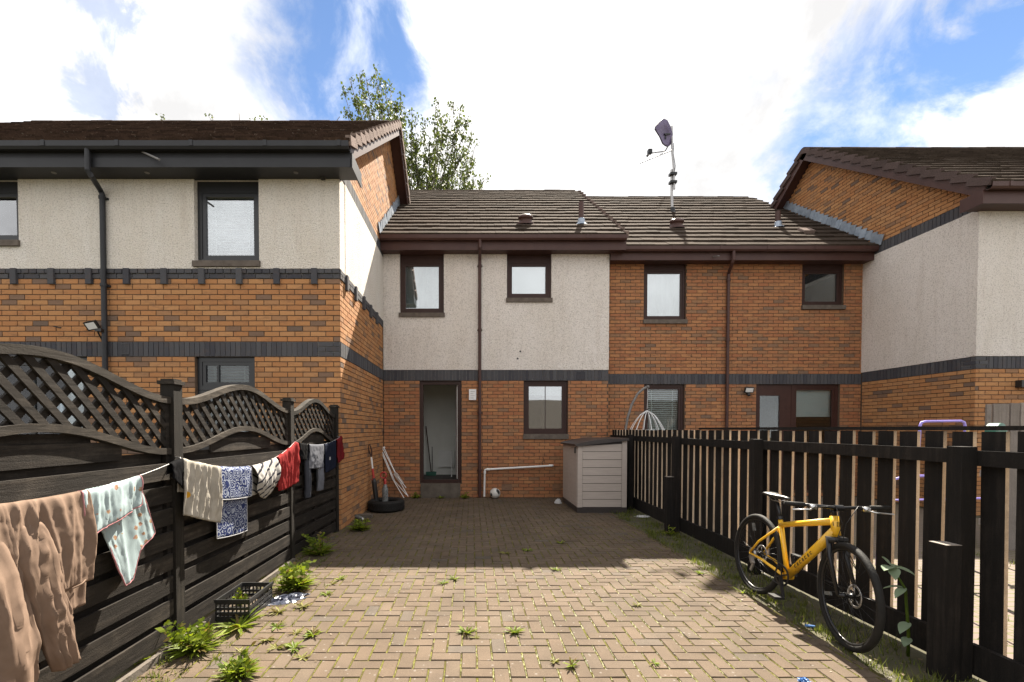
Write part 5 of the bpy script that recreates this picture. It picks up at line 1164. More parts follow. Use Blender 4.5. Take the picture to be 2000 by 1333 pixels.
# ------------------------------------------------------------------ low building behind the viewpoint (mirrored in the panes)
gh = thing('garage_block', 'low pitched roof building seen mirrored in the downstairs window', 'building', (3, -15, 0))
mb = MB(); mb.box(-6, 16, -18, -14, -.1, 2.35); part(mb, 'wall', 'interior_dark', gh)
mb = MB(); mb.prism([(-12.2, 1.15), (-16, 3.75), (-18.3, 2.36)], -6.3, 16.3, 'yz'); part(mb, 'roof', 'roof_deck', gh)
mb = MB()
for x in (-4, 0, 4, 8, 12): mb.box(x, x + 2.6, -13.99, -13.96, 0, 1.9)
part(mb, 'garage_doors', 'interior_dark', gh)

# ------------------------------------------------------------------ washing line and washing
HK = [(1.22, -2.03, 1.25), (3.16, -2.025, 1.285), (5.10, -1.985, 1.345), (6.53, -1.90, 1.375)]; SAG = [.10, .155, .065]
def line(y):
    for i in range(3):
        y0, x0, z0 = HK[i]; y1, x1, z1 = HK[i + 1]
        if y <= y1 or i == 2:
            f = (y - y0) / (y1 - y0); return Vector((x0 + (x1 - x0) * f + .03 * 4 * f * (1 - f), y, z0 + (z1 - z0) * f - SAG[i] * 4 * f * (1 - f)))
wl_ = thing('washing_line', 'thin pale washing line strung along the left fence posts', 'washing line', (HK[0][1], HK[0][0], 0))
for i in range(3):
    mb = MB(); n = 16; mb.tube([line(HK[i][0] + (HK[i + 1][0] - HK[i][0]) * j / n * .9999) for j in range(n + 1)], .0022, 6); part(mb, 'cord', 'white_plastic', wl_)
for (y, x, z) in HK: mb = MB(); mb.tube([(x - .045, y, z + .01), (x - .005, y, z + .006), (x + .006, y, z - .008)], .004, 6); part(mb, 'hook', 'steel', wl_)
def YL_(px, py=900): # depth along the line for a pixel column
    best = None
    for i in range(1000):
        y = 1.0 + i * .0056; p = line(y); q = PX + F * p.x / (y * cp)
        if best is None or abs(q - px) < best[0]: best = (abs(q - px), y)
    return best[1]
def cloth(name, label, cat, y0, y1, lenF, lenB, mats, folds=(0.012, 3.0), seed=1, wid=None, nu=44, nv=44, thick=.004, skew=0.0, skewB=None, puff=0.0, parent=None, bunch=None, base=.012, group=None, ridge=0.0):
    """one sheet hung over the line, from its back hem over the cord to its front hem"""
    rr = random.Random(seed); ph = [rr.uniform(0, 6.28) for _ in range(6)]; mb = MB(); uv = []
    W_ = y1 - y0
    for j in range(nv + 1):
        for i in range(nu + 1):
            u = i / nu; lf = lenF(u) if callable(lenF) else lenF; lb = lenB(u) if callable(lenB) else lenB
            s = -lb + (lf + lb) * j / nv; a = abs(s); side = 1 if s > 0 else -1
            fr_ = a / max(lf, lb, .01)
            sk_ = skew if (s > 0 or skewB is None) else skewB
            uu = (.5 + (u - .5) * wid(fr_) if wid else u) + sk_ * fr_
            y = y0 + W_ * uu; p = line(min(max(y, 1.0), 6.6))
            amp = folds[0] * (.35 + .65 * min(1, a / .15)) * (.8 + .5 * math.sin(u * 5 + ph[0]))
            q3 = u * W_ * folds[1] / max(W_, .05)
            f_ = amp * 1.5 * mnoise.noise((q3 * 1.5 + .5 * fr_ + ph[1], fr_ * 1.3 + side, ph[2])) + amp * .5 * math.sin(2 * math.pi * folds[1] * u + ph[1] + 1.3 * math.sin(3 * fr_ + ph[2])) * (.4 + .6 * mnoise.noise((u * 3, fr_, ph[3])))
            if ridge:
                rg_ = 1 - abs(mnoise.noise((q3 * 2.1 + .35 * a / .3 + ph[3], a * .6 + side * 3, ph[0]))); rg2 = 1 - abs(mnoise.noise((q3 * 4.3 - .8 * a / .3 + ph[5], a * 1.1, ph[1])))
                f_ += ridge * (rg_ ** 4 - .35 + .45 * (rg2 ** 4 - .3)) * (.35 + .65 * min(1, a / .06))
            f_ += amp * .55 * mnoise.noise((q3 * 4 + 1.2 * fr_, fr_ * 5, ph[4])) + .0035 * mnoise.noise((y0 * 9 + u * W_ * 45, a * 38, ph[5])) * min(1, a / .08)
            rnd = math.tanh(s / .014); x = p.x + rnd * (base + (puff * math.sin(math.pi * min(1, fr_)) if s > 0 else 0)) + f_ * (1 if s > 0 else .6) + (.01 if s > 0 else -.004)
            zz = p.z + .004 - (a - .004 if a > .012 else a * .5) * .995
            if bunch: zz += bunch(u, fr_)
            mb.v.append((x, y, zz)); uv.append((u * W_, s))
    for j in range(nv):
        for i in range(nu): a = j * (nu + 1) + i; mb.face((a, a + 1, a + nu + 2, a + nu + 1))
    if isinstance(mats, str): mats = [mats]
    p = line((y0 + y1) / 2)
    if parent is None: o = solo(mb, name, mats, label, cat, tuple(p), group, True, False)
    else: o = part(mb, name, mats, parent, True, False)
    ul = o.data.uv_layers.new(name='UVMap')
    for lp in o.data.loops: ul.data[lp.index].uv = uv[lp.vertex_index]
    sm = o.modifiers.new('thick', 'SOLIDIFY'); sm.thickness = thick; sm.offset = 0
    return o
def fabric(name, c, rough=.9, weave=900, var=.12):
    m, t, b, o = newmat(name); b.inputs['Roughness'].default_value = rough; b.inputs['Specular IOR Level'].default_value = .05; b.inputs['Sheen Weight'].default_value = 0
    n = noise(t, pos(t), 9, 5, .6); n2 = noise(t, pos(t), weave, 2, .5)
    c_ = ramp(t, n.outputs['Fac'], [(.3, tuple(x * (1 - var) for x in c)), (.7, tuple(x * (1 + var) for x in c))]); lk(t, c_, b.inputs['Base Color']); bump(t, b, n2.outputs['Fac'], .25, .002)
    return m, t, b, c_
fabric('cloth_brown', (.175, .122, .092)); fabric('cloth_black', (.006, .006, .007)); fabric('cloth_red', (.21, .022, .022)); fabric('cloth_darkred', (.12, .012, .014)); fabric('cloth_grey', (.125, .13, .15)); fabric('cloth_greydark', (.045, .048, .06)); fabric('cloth_navy', (.012, .015, .028)); fabric('cloth_pink_trim', (.32, .15, .16)); fabric('cloth_white', (.36, .36, .37))
# cream towel with grey and yellow print
m, t, b, c_ = fabric('towel_cream', (.34, .315, .275))
n = noise(t, pos(t, (14, 3, 1), 'UV'), 1.0, 4, .6); c2 = mixc(t, ramp(t, n.outputs['Fac'], [(.42, (0, 0, 0)), (.6, (.5, .5, .5))]), c_, (.16, .14, .115))
sx_ = N(t, 'ShaderNodeSeparateXYZ'); lk(t, pos(t, kind='UV'), sx_.inputs[0])
v = N(t, 'ShaderNodeTexVoronoi'); v.inputs['Scale'].default_value = 9; lk(t, pos(t, kind='UV'), v.inputs['Vector'])
spot = mth(t, 'MULTIPLY', mth(t, 'LESS_THAN', v.outputs['Distance'], .26), mth(t, 'MULTIPLY', mth(t, 'GREATER_THAN', sx_.outputs[1], .235), mth(t, 'LESS_THAN', sx_.outputs[0], .2)))
lk(t, mixc(t, spot, c2, (.42, .22, .02)), b.inputs['Base Color'])
# pale blue baby cloth with small brown and pink motifs
m, t, b, c_ = fabric('cloth_motif', (.29, .36, .375))
v = N(t, 'ShaderNodeTexVoronoi'); v.inputs['Scale'].default_value = 15; v.inputs['Randomness'].default_value = .5; lk(t, pos(t, kind='UV'), v.inputs['Vector'])
n = noise(t, pos(t, kind='UV'), 95, 3, .6); d_ = mth(t, 'ADD', v.outputs['Distance'], mth(t, 'MULTIPLY', n.outputs['Fac'], .28))
mk = mth(t, 'LESS_THAN', d_, .36); n2 = noise(t, pos(t, kind='UV'), 70, 2, .5)
mcol = ramp(t, n2.outputs['Fac'], [(.40, (.20, .11, .08)), (.48, (.32, .23, .12)), (.56, (.30, .17, .16))], 'CONSTANT')
lk(t, mixc(t, mk, c_, mcol), b.inputs['Base Color'])
# navy and white paisley
m, t, b, c_ = fabric('cloth_paisley', (.022, .032, .10))
v = N(t, 'ShaderNodeTexVoronoi'); v.inputs['Scale'].default_value = 15; lk(t, pos(t, kind='UV'), v.inputs['Vector']); n = noise(t, pos(t, kind='UV'), 22, 3, .5, 1.2)
rg = mth(t, 'SINE', mth(t, 'ADD', mth(t, 'MULTIPLY', v.outputs['Distance'], 26), mth(t, 'MULTIPLY', n.outputs['Fac'], 9)))
lk(t, mixc(t, mth(t, 'GREATER_THAN', rg, .35), c_, (.29, .32, .39)), b.inputs['Base Color'])
# white with black stripes
m, t, b, c_ = fabric('cloth_stripe', (.33, .315, .295))
sx_ = N(t, 'ShaderNodeSeparateXYZ'); lk(t, pos(t, kind='UV'), sx_.inputs[0]); st_ = mth(t, 'FRACT', mth(t, 'MULTIPLY', mth(t, 'ADD', sx_.outputs[1], mth(t, 'MULTIPLY', sx_.outputs[0], .4)), 13))
lk(t, mixc(t, mth(t, 'LESS_THAN', st_, .25), c_, (.03, .03, .04)), b.inputs['Base Color'])
WG = 'washing hung on the line'
def pw(pts):
    def f(u):
        for (a, b), (c, d) in zip(pts, pts[1:]):
            if u <= c: return b + (d - b) * (u - a) / (c - a)
        return pts[-1][1]
    return f
# brown sweatshirt: body over the line, two hanging sleeves
ys = YL_(164); bw_ = cloth('sweatshirt', 'brown sweatshirt hanging at the near end of the line', 'sweatshirt', 1.5, ys, pw([(0, .50), (.6, .46), (1, .47)]), lambda u: .60, 'cloth_brown', (.020, 4.2), 3, puff=.015, thick=.006, nu=150, nv=90, group=WG, ridge=.026)
def sleeve(y0, y1, top, ln, x0, sd, sk=0.0, w1=.8, dep=.036, nf=3, fa=.010, flat=False):
    """hanging sleeve or leg; its top melts into the garment behind it"""
    mb = MB(); n = 60; m_ = 40
    for j in range(n + 1):
        f = j / n; grow = min(1, f / .22) ** .7 if flat else 1.0
        for i in range(m_):
            a = 2 * math.pi * i / m_; wv = (y1 - y0) / 2 * (1 - (1 - w1) * f) * (.55 + .45 * grow) * (1 if f < .96 else .95); dp = dep * (1 - .15 * f) * grow
            c_ = math.cos(a); fold = fa * mnoise.noise((c_ * nf * .8 + f * 1.1 + sd * 7, f * 2.2, sd)) * 1.6 + fa * .6 * mnoise.noise((c_ * nf * 2.2 + f * 2, f * 6, sd + 4)) + .0025 * mnoise.noise((c_ * 9, f * 26, sd)) + (fa * 1.5 * ((1 - abs(mnoise.noise((c_ * 2.3 + f * 1.6 + sd * 3, f * 1.4, sd + 9)))) ** 4 - .35) if flat else 0)
            y = (y0 + y1) / 2 + sk * f * (.6 + .4 * f) + c_ * wv + .006 * mnoise.noise((f * 5, sd, 0)); x = x0 + (.012 if flat else .03) * math.sin(f * 2.2) + math.sin(a) * dp + fold * (.3 + .7 * grow); mb.v.append((x, y, top - ln * f))
    for j in range(n):
        for i in range(m_): a = j * m_ + i; b_ = j * m_ + (i + 1) % m_; mb.face((a, b_, b_ + m_, a + m_))
    mb.face([n * m_ + i for i in range(m_)]); mb.face([i for i in range(m_)][::-1]); return mb
z_ = line(2.05).z
part(sleeve(1.90, 2.13, z_ - .10, .72, -1.972, 1.0, .17, .62, .040, 3, .018, True), 'sleeve', 'cloth_brown', bw_, smooth=True)
part(sleeve(1.66, 1.98, z_ - .14, .70, -1.962, 2.4, .10, .66, .045, 3, .02, True), 'sleeve', 'cloth_brown', bw_, smooth=True)
for (dz, xo) in ((.452, .030),):
    mb = MB(); ph_ = []
    for i in range(41): u = i / 40; y = 2.02 + (ys - .01 - 2.02) * u; ph_.append((line(y).x + xo + .014 * math.sin(u * 13 + dz * 9), y, line(y).z - dz - .02 * math.sin(u * 4)))
    mb.tube(ph_, .0045, 6); part(mb, 'seam', 'cloth_brown', bw_, smooth=True)
a_, b_ = YL_(152), YL_(268)
o = cloth('baby_blanket', 'pale blue baby blanket with small animal spots and pink piping', 'blanket', a_, b_, lambda u: .18 + .07 * (1 - u), pw([(0, .24), (.15, .44), (.36, .63), (.50, .62), (.66, .47), (1, .42)]), 'cloth_motif', (.016, 2.4), 5, group=WG, ridge=.012, nu=50, skewB=.42)
def hem(o, mat, name='piping'):
    me = o.data; nu, nv = 50, 44; rim = [nu_ for nu_ in range(51)]; loop = [v for v in range(51)] + [j * 51 + 50 for j in range(1, 45)] + [44 * 51 + i for i in range(49, -1, -1)] + [j * 51 for j in range(43, 0, -1)]
    mb = MB(); mb.tube([Vector(me.vertices[i].co) + o.location for i in loop], .0045, 6, closed=True); part(mb, name, mat, o, smooth=True)
hem(o, 'cloth_pink_trim')
cloth('sock', 'black sock drooping where the line meets the nearest post', 'sock', YL_(329), YL_(352), lambda u: .10 + .12 * u, .08, 'cloth_black', (.010, 2), 8, group=WG, nu=16, nv=24)
cloth('towel', 'cream towel with yellow and grey print beside the navy patterned cloth', 'towel', YL_(353), YL_(424), lambda u: .40 + .05 * u, .24, 'towel_cream', (.014, 3), 9, group=WG, ridge=.022, skew=-.05, thick=.008)
o = cloth('bath_mat', 'navy and white patterned cloth folded over the line', 'cloth', YL_(426), YL_(485), .27, lambda u: .58, 'cloth_paisley', (.008, 1.3), 10, group=WG, nu=50)
hem(o, 'cloth_white', 'binding')
cloth('striped_top', 'crumpled white top with black stripes bunched on the line', 'top', YL_(487), YL_(535), lambda u: .24 + .10 * math.sin(u * 3.1), .28, 'cloth_stripe', (.022, 2.5), 11, group=WG, ridge=.012, puff=.05, wid=lambda f: 1 - .25 * f)
cloth('red_top', 'bright red top hanging beside the second fence post', 'top', YL_(538), YL_(579), lambda u: .36 + .10 * u, .32, 'cloth_red', (.018, 2.6), 12, group=WG, ridge=.022, wid=lambda f: 1 - .12 * f)
cloth('black_leggings', 'small black garment between the red top and grey trousers', 'garment', YL_(581), YL_(597), .20, .25, 'cloth_black', (.012, 2), 13, group=WG, nu=20)
gt_ = cloth('grey_trousers', 'light grey jogging trousers folded on the line', 'trousers', YL_(600), YL_(629), .30, .22, 'cloth_grey', (.012, 2), 14, group=WG, nu=30)
for (pa, pb_, ln) in ((597, 608, .58), (619, 634, .52)):
    ya, yb2 = YL_(pa), YL_(pb_); q = line(ya); part(sleeve(ya, yb2, q.z - .06, ln, q.x - .035, pa * .1, 0, .75), 'leg', 'cloth_greydark' if pa < 610 else 'cloth_grey', gt_, smooth=True)
nv_ = cloth('navy_top', 'navy top with a small white badge on the line', 'top', YL_(631), YL_(653), .38, .34, 'cloth_navy', (.008, 1.4), 15, group=WG, nu=24)
q = P(639, 892, (YL_(631) + YL_(653)) / 2); yy = YL_(639); q = Vector((line(yy).x + .034, yy, line(yy).z - .20))
mb = MB(); mb.obox(q, (1, 0, 0), (0, 1, 0), (0, 0, 1), .002, .022, .02); part(mb, 'badge', 'cloth_white', nv_)
cloth('dark_red_top', 'dark red top at the far end of the line by the brick corner', 'top', YL_(655), YL_(674), .34, .30, 'cloth_darkred', (.014, 2.2), 16, group=WG, ridge=.022, nu=24, skew=.06)

# ------------------------------------------------------------------ tree behind the roofs
def tree(name, label, base, tips, trunk_r, leaf, nleaf, seed, fork, kind_leaf='tree_leaf'):
    rr = random.Random(seed); t_ = thing(name, label, 'tree', base, 'trees behind the terrace')
    fk = Vector(fork); mb = MB(); b0 = Vector(base)
    mid = b0 + (fk - b0) * .5 + Vector((.15, 0, 0)); mb.tube([b0, mid, fk], [trunk_r, trunk_r * .8, trunk_r * .6], 10); part(mb, 'trunk', 'bark', t_, smooth=True)
    mb = MB(); lf = MB(); V3 = lambda s: Vector((rr.gauss(0, s), rr.gauss(0, s), rr.gauss(0, s)))
    def leafat(p):
        d = V3(1).normalized(); u = d.orthogonal().normalized() * leaf * rr.uniform(.35, .5); d2 = d * leaf * rr.uniform(.7, 1.2); r = rr.random()
        k = lf.add([p, p + d2 * .5 + u, p + d2, p + d2 * .5 - u]); lf.face((k, k + 1, k + 2, k + 3), r)
    for tip in tips:
        tip = Vector(tip); st_ = fk + (b0 - fk) * rr.uniform(0, .35); L = (tip - st_).length
        c1 = st_ + (tip - st_) * .4 + Vector(((tip.x - st_.x) * .25, (tip.y - st_.y) * .25, -L * .06)) + V3(.15); pts = []
        for i in range(13): f = i / 12; pts.append(st_ * (1 - f) ** 2 + c1 * 2 * f * (1 - f) + tip * f * f + V3(.02 * L * .15))
        mb.tube(pts, [max(.012, trunk_r * .33 * (1 - i / 12.5)) for i in range(13)], 6)
        for q in range(int(nleaf / 13)):
            f = rr.uniform(.45, 1.0) ** .8; i = min(11, int(f * 12)); p = pts[i] + (pts[i + 1] - pts[i]) * (f * 12 - i); tw = Vector((rr.gauss(0, .35), rr.gauss(0, .35), rr.uniform(.1, .9))) * rr.uniform(.4, 1.0) * (1.15 - f * .6); e = p + tw
            mb.tube([p, p + tw * .5 + V3(.03), e], [.012, .008, .004], 4)
            for j in range(13): g_ = rr.uniform(.25, 1.08); leafat(p + tw * g_ + V3(.07))
    part(mb, 'limbs', 'bark', t_, smooth=True, fix=False); o = part(lf, 'crown', kind_leaf, t_, fix=False); o['kind'] = 'stuff'
    return t_
YT = 21.5; rr = random.Random(4); tips = []
for (x, y) in ((668, 172), (682, 150), (700, 140), (716, 152), (733, 135), (742, 150), (752, 162), (762, 172), (690, 190), (675, 210), (710, 200), (735, 195), (755, 205), (772, 200), (782, 190), (785, 215), (700, 235), (740, 230), (775, 240), (805, 215), (812, 230), (830, 240), (852, 205), (858, 190), (875, 195), (888, 192), (900, 205), (912, 230), (895, 240), (870, 240), (840, 260), (905, 300), (915, 320), (890, 310), (808, 275), (815, 320), (835, 310), (850, 345), (822, 355), (890, 355), (940, 358), (912, 360), (922, 250), (926, 285), (944, 350), (930, 345), (865, 300), (880, 330), (855, 275)):
    tips.append(P(x, y + 4, YT + rr.uniform(-1.6, 1.6)))
bs = P(815, 838, YT); tree('tree', 'tall sparse leafy tree rising behind the left house gable', (bs.x, YT, 0), tips, .20, .125, 270, 21, tuple(P(822, 400, YT)))
tips = [P(x, y, 19 + rr.uniform(-.5, .5)) for x, y in ((415, 226), (422, 236), (468, 221), (472, 236), (498, 238), (518, 234), (320, 238), (326, 240), (664, 226), (445, 250), (480, 252), (400, 255))]
bs = P(450, 838, 19); tree('tree', 'thin treetop twigs just showing above the left roof ridge', (bs.x, 19, 0), tips, .14, .10, 60, 22, tuple(P(450, 300, 19)))

# ------------------------------------------------------------------ weeds, grass, litter
def weed_mesh(n, ln, up, wdt, seed, mat, stems=0):
    rr = random.Random(seed); mb = MB()
    for i in range(n):
        a = rr.uniform(0, 6.283); L = ln * rr.uniform(.5, 1.1); el = rr.uniform(*up); d = Vector((math.cos(a), math.sin(a), 0)); sd_ = Vector((-d.y, d.x, 0)); w_ = wdt * rr.uniform(.6, 1.2); r = rr.random(); k0 = None; segs = 5
        o_ = d * rr.uniform(0, ln * .12) + sd_ * rr.gauss(0, ln * .05); tw_ = rr.gauss(0, .3)
        for j in range(segs + 1):
            f = j / segs; e_ = el * (1 - f * .9); p = o_ + d * (L * f * math.cos(el * .8)) + Vector((0, 0, .002 + L * math.sin(el) * (f - .45 * f * f)))
            ww = w_ * (math.sin(math.pi * min(.97, f * .9 + .08)) ** .8) * (1 if j % 2 else .62) + .0008
            s_ = (sd_ + Vector((0, 0, tw_))).normalized() * ww; k = mb.add([p - s_, p + Vector((0, 0, -ww * .35)), p + s_])
            if k0 is not None: mb.face((k0, k0 + 1, k + 1, k), r); mb.face((k0 + 1, k0 + 2, k + 2, k + 1), r)
            k0 = k
    for i in range(stems):
        a = rr.uniform(0, 6.283); h_ = ln * rr.uniform(.5, 1.15); d = Vector((math.cos(a), math.sin(a), 0)) * rr.uniform(.1, 1.1); o_ = Vector((rr.gauss(0, ln * .2), rr.gauss(0, ln * .2), 0)); pts = [o_, o_ + (d * .4 + Vector((0, 0, .5))) * h_, o_ + (d + Vector((0, 0, 1))) * h_ * .9]; mb.tube(pts, [.003, .0025, .0015], 4)
        for j in range(14):
            f = rr.uniform(.2, 1.0); p = o_ + (d * f * f + Vector((0, 0, f))) * h_ * .9; q = Vector((rr.gauss(0, 1), rr.gauss(0, 1), rr.uniform(-.2, .8))).normalized() * ln * rr.uniform(.16, .34); s_ = q.orthogonal().normalized() * ln * .075; k = mb.add([p, p + q * .5 + s_, p + q, p + q * .5 - s_]); mb.face((k, k + 1, k + 2, k + 3), rr.random())
    return mb
WL = [  # px, py, leaves, length, (min,max) lift, half width, stems, material, label
 (578, 1150, 230, .22, (.2, 1.25), .012, 34, 'weed_leaf', 'biggest bright weed clump by the second left fence post'),
 (380, 1272, 200, .19, (.2, 1.2), .011, 26, 'weed_leaf', 'bushy weed clump at the foot of the nearest left post'),
 (466, 1322, 150, .145, (.3, 1.25), .010, 14, 'weed_leaf', 'upright weed clump at the bottom edge left of centre'),
 (622, 1083, 130, .24, (.2, .9), .013, 6, 'weed_leaf', 'weed in shade just beyond the second left post'),
 (703, 1036, 150, .20, (.2, 1.0), .012, 6, 'weed_leaf', 'round weed in shade near the car tyre'),
 (655, 1030, 26, .13, (.2, 1.0), .010, 3, 'weed_leaf', 'small weed against the fence end in shade'),
 (468, 1225, 26, .22, (.2, .8), .020, 0, 'weed_leaf', 'long leaved dandelion in front of the black crate'),
 (664, 1133, 16, .07, (.1, .8), .008, 0, 'weed_leaf', 'small weed right of the biggest clump'),
 (648, 1142, 10, .06, (.1, .6), .007, 0, 'weed_pale', 'tiny pale weed between paving right of the clump'),
 (637, 1162, 16, .075, (.1, .7), .008, 0, 'weed_leaf', 'low weed on the paving right of the blue rag'),
 (592, 1186, 24, .09, (.1, .6), .009, 0, 'weed_pale', 'flat pale rosette beside the blue rag'),
 (545, 1196, 22, .09, (.1, .6), .009, 0, 'weed_pale', 'flat pale rosette just below the blue rag'),
 (612, 1241, 30, .09, (.1, .9), .009, 0, 'weed_leaf', 'mid size rosette on open paving left of centre'),
 (578, 1238, 14, .06, (.1, .6), .007, 0, 'weed_pale', 'faded rosette left of the mid size one'),
 (540, 1226, 20, .08, (.1, .8), .008, 0, 'weed_leaf', 'yellowish weed between crate and open paving'),
 (522, 1250, 16, .07, (.1, .6), .008, 0, 'weed_pale', 'pale weed below the yellowish one'),
 (574, 1268, 26, .09, (.1, .8), .008, 0, 'weed_leaf', 'bright weed near the bottom left paving'),
 (540, 1268, 16, .07, (.1, .6), .008, 0, 'weed_pale', 'withered rosette left of the bright bottom weed'),
 (590, 1287, 12, .06, (.1, .6), .007, 0, 'weed_pale', 'withered small rosette near the bottom edge'),
 (470, 1276, 14, .07, (.1, .6), .007, 0, 'weed_pale', 'pale weed above the bottom edge clump'),
 (866, 1140, 18, .07, (.1, .8), .007, 0, 'weed_leaf', 'left one of the paired weeds at mid paving'),
 (888, 1132, 22, .08, (.1, .8), .007, 0, 'weed_leaf', 'right one of the paired weeds at mid paving'),
 (912, 1237, 30, .085, (.1, 1.0), .008, 0, 'weed_leaf', 'left of the two lone weeds in the sunny centre'),
 (1004, 1237, 34, .085, (.1, 1.1), .008, 0, 'weed_leaf', 'right of the two lone weeds in the sunny centre'),
 (926, 1247, 10, .045, (.1, .6), .006, 0, 'weed_pale', 'tiny sprout below the left lone weed'),
 (1087, 1114, 20, .07, (.1, .8), .007, 0, 'weed_leaf', 'small weed right at the house shadow edge'),
 (1245, 1183, 18, .06, (.1, .7), .006, 0, 'weed_pale', 'small dull weed on the right half of the paving'),
 (1116, 1302, 16, .075, (.4, 1.2), .007, 0, 'weed_leaf', 'narrow upright weed at bottom right of centre'),
 (1083, 1294, 14, .05, (.1, .6), .006, 0, 'weed_pale', 'flat sprout left of the narrow upright weed'),
 (1278, 1297, 12, .05, (.1, .8), .006, 0, 'weed_leaf', 'tiny weed low on the right half of the paving'),
 (1368, 1121, 22, .08, (.1, .9), .008, 0, 'weed_leaf', 'weed left of the bicycle at the fence shadow'),
 (1450, 1160, 10, .09, (.3, 1.2), .006, 0, 'weed_leaf', 'thin blades under the bicycle rear wheel'),
 (1030, 1077, 14, .08, (.1, .8), .008, 0, 'weed_leaf', 'right dark weed in the house shadow at mid paving'),
 (985, 1082, 22, .09, (.1, .5), .008, 0, 'weed_pale', 'left dark weed in the house shadow at mid paving'),
 (1095, 1062, 16, .09, (.1, .7), .008, 0, 'weed_leaf', 'shadowed weed in front of the storage box'),
 (818, 968, 40, .16, (.3, 1.1), .012, 4, 'weed_leaf', 'weed growing left of the door step'),
 (908, 971, 34, .15, (.3, 1.1), .012, 3, 'weed_leaf', 'weed growing right of the door step'),
 (860, 974, 30, .12, (.2, .9), .011, 0, 'weed_leaf', 'low weeds in front of the door step'),
 (252, 1300, 30, .12, (.2, 1.0), .010, 3, 'weed_leaf', 'weed at the fence foot under the sweatshirt'),
 (1310, 1045, 40, .12, (.2, 1.0), .010, 3, 'weed_leaf', 'weed at the foot of the far repair post'),
]
for i, (x, y, n_, ln, upr, wd, stm, mt, lab) in enumerate(WL):
    p = G(x, y); p.y = min(p.y, 9.74); mb = weed_mesh(n_, ln, upr, wd, 100 + i, mt, stm); mb.v = [(a + p.x, b + p.y, c + .002) for a, b, c in mb.v]
    o = solo(mb, 'weed', mt, lab, 'weed', tuple(p), 'weeds growing in the paving', False, False)
# grass and moss along the right fence and left edge
mb = MB(); rr = random.Random(9)
def blades(cx, cy, n_, spread, h_):
    for i in range(n_):
        x, y = cx + rr.gauss(0, spread), cy + rr.gauss(0, spread); a = rr.uniform(0, 6.28); hh = h_ * rr.uniform(.4, 1.2); w_ = .0035; d = Vector((math.cos(a), math.sin(a), 0)); k = mb.add([(x - d.y * w_, y + d.x * w_, -.01), (x + d.y * w_, y - d.x * w_, -.01), (x + d.x * hh * .6, y + d.y * hh * .6, hh)]); mb.face((k, k + 1, k + 2), rr.random())
for i in range(330):
    y = rr.uniform(1.6, 8.6); x = rr.uniform(2.52, 2.97) if rr.random() < .8 else rr.uniform(2.45, 2.6)
    blades(x, y, 18, .035, rr.choice((.02, .03, .05, .07)))
for i in range(120): y = rr.uniform(1.7, 7.6); blades(-1.98 + rr.uniform(-.06, .10), y, 14, .03, rr.choice((.015, .03, .05)))
for i in range(60): blades(rr.uniform(3.4, 6), rr.uniform(1.2, 6), 22, .05, .05)
for i in range(260):
    y = 2.2 + rr.random() * 3.2; x = -2.0 + abs(rr.gauss(0, .22)); ix = round((x - .03) / .1) * .1 + .03 if rr.random() < .6 else x
    blades(ix, y, 7, .018, rr.choice((.012, .02, .03, .045)))
struct(mb, 'grass', 'grass_blade', 'stuff')
# moss flecks in the long joints
mb = MB()
for i in range(6500):
    ix = rr.randint(-20, 24); x = ix * .1 + .03 + rr.gauss(0, .0022); y = 1.9 + 5.2 * rr.random() ** 1.3
    iy = math.floor(y / .1)
    s1 = (ix - iy) % 4; s0 = (ix - 1 - iy) % 4
    if s0 == 0 and s1 == 1: continue
    w_, l_ = rr.uniform(.0025, .0055), rr.uniform(.01, .035); k = mb.add([(x - w_, y - l_, -.003), (x + w_, y - l_, -.003), (x + w_ * .6, y + l_, -.002), (x - w_ * .6, y + l_, -.002), (x, y, .003)])
    r = rr.random()
    for q in ((0, 1, 4), (1, 2, 4), (2, 3, 4), (3, 0, 4)): mb.face([k + j for j in q], r)
leafmat('moss', (.075, .075, .010), (.17, .16, .02), .15)
struct(mb, 'moss', 'moss', 'stuff')
# dead leaves, grit along the edges
mb = MB()
for i in range(900):
    e = rr.random()
    if e < .45: x, y = rr.uniform(2.3, 2.98), rr.uniform(1.6, 9.3)
    elif e < .75: x, y = -2.0 + abs(rr.gauss(0, .18)), rr.uniform(1.7, 7.8)
    else: x, y = rr.uniform(-1.9, 2.4), rr.uniform(2.2, 9.6)
    s_ = rr.uniform(.004, .012) if e >= .75 else rr.uniform(.006, .022); a = rr.uniform(0, 6.28); u = Vector((math.cos(a), math.sin(a), rr.uniform(-.2, .4))) * s_; v_ = Vector((-u.y, u.x, 0)) * .6; p = Vector((x, y, .005 + s_ * .2)); k = mb.add([p - u, p + v_, p + u, p - v_]); mb.face((k, k + 1, k + 2, k + 3), rr.random())
leafmat('dead_leaf', (.05, .032, .018), (.16, .11, .06), .1)
struct(mb, 'leaf_litter', 'dead_leaf', 'stuff')
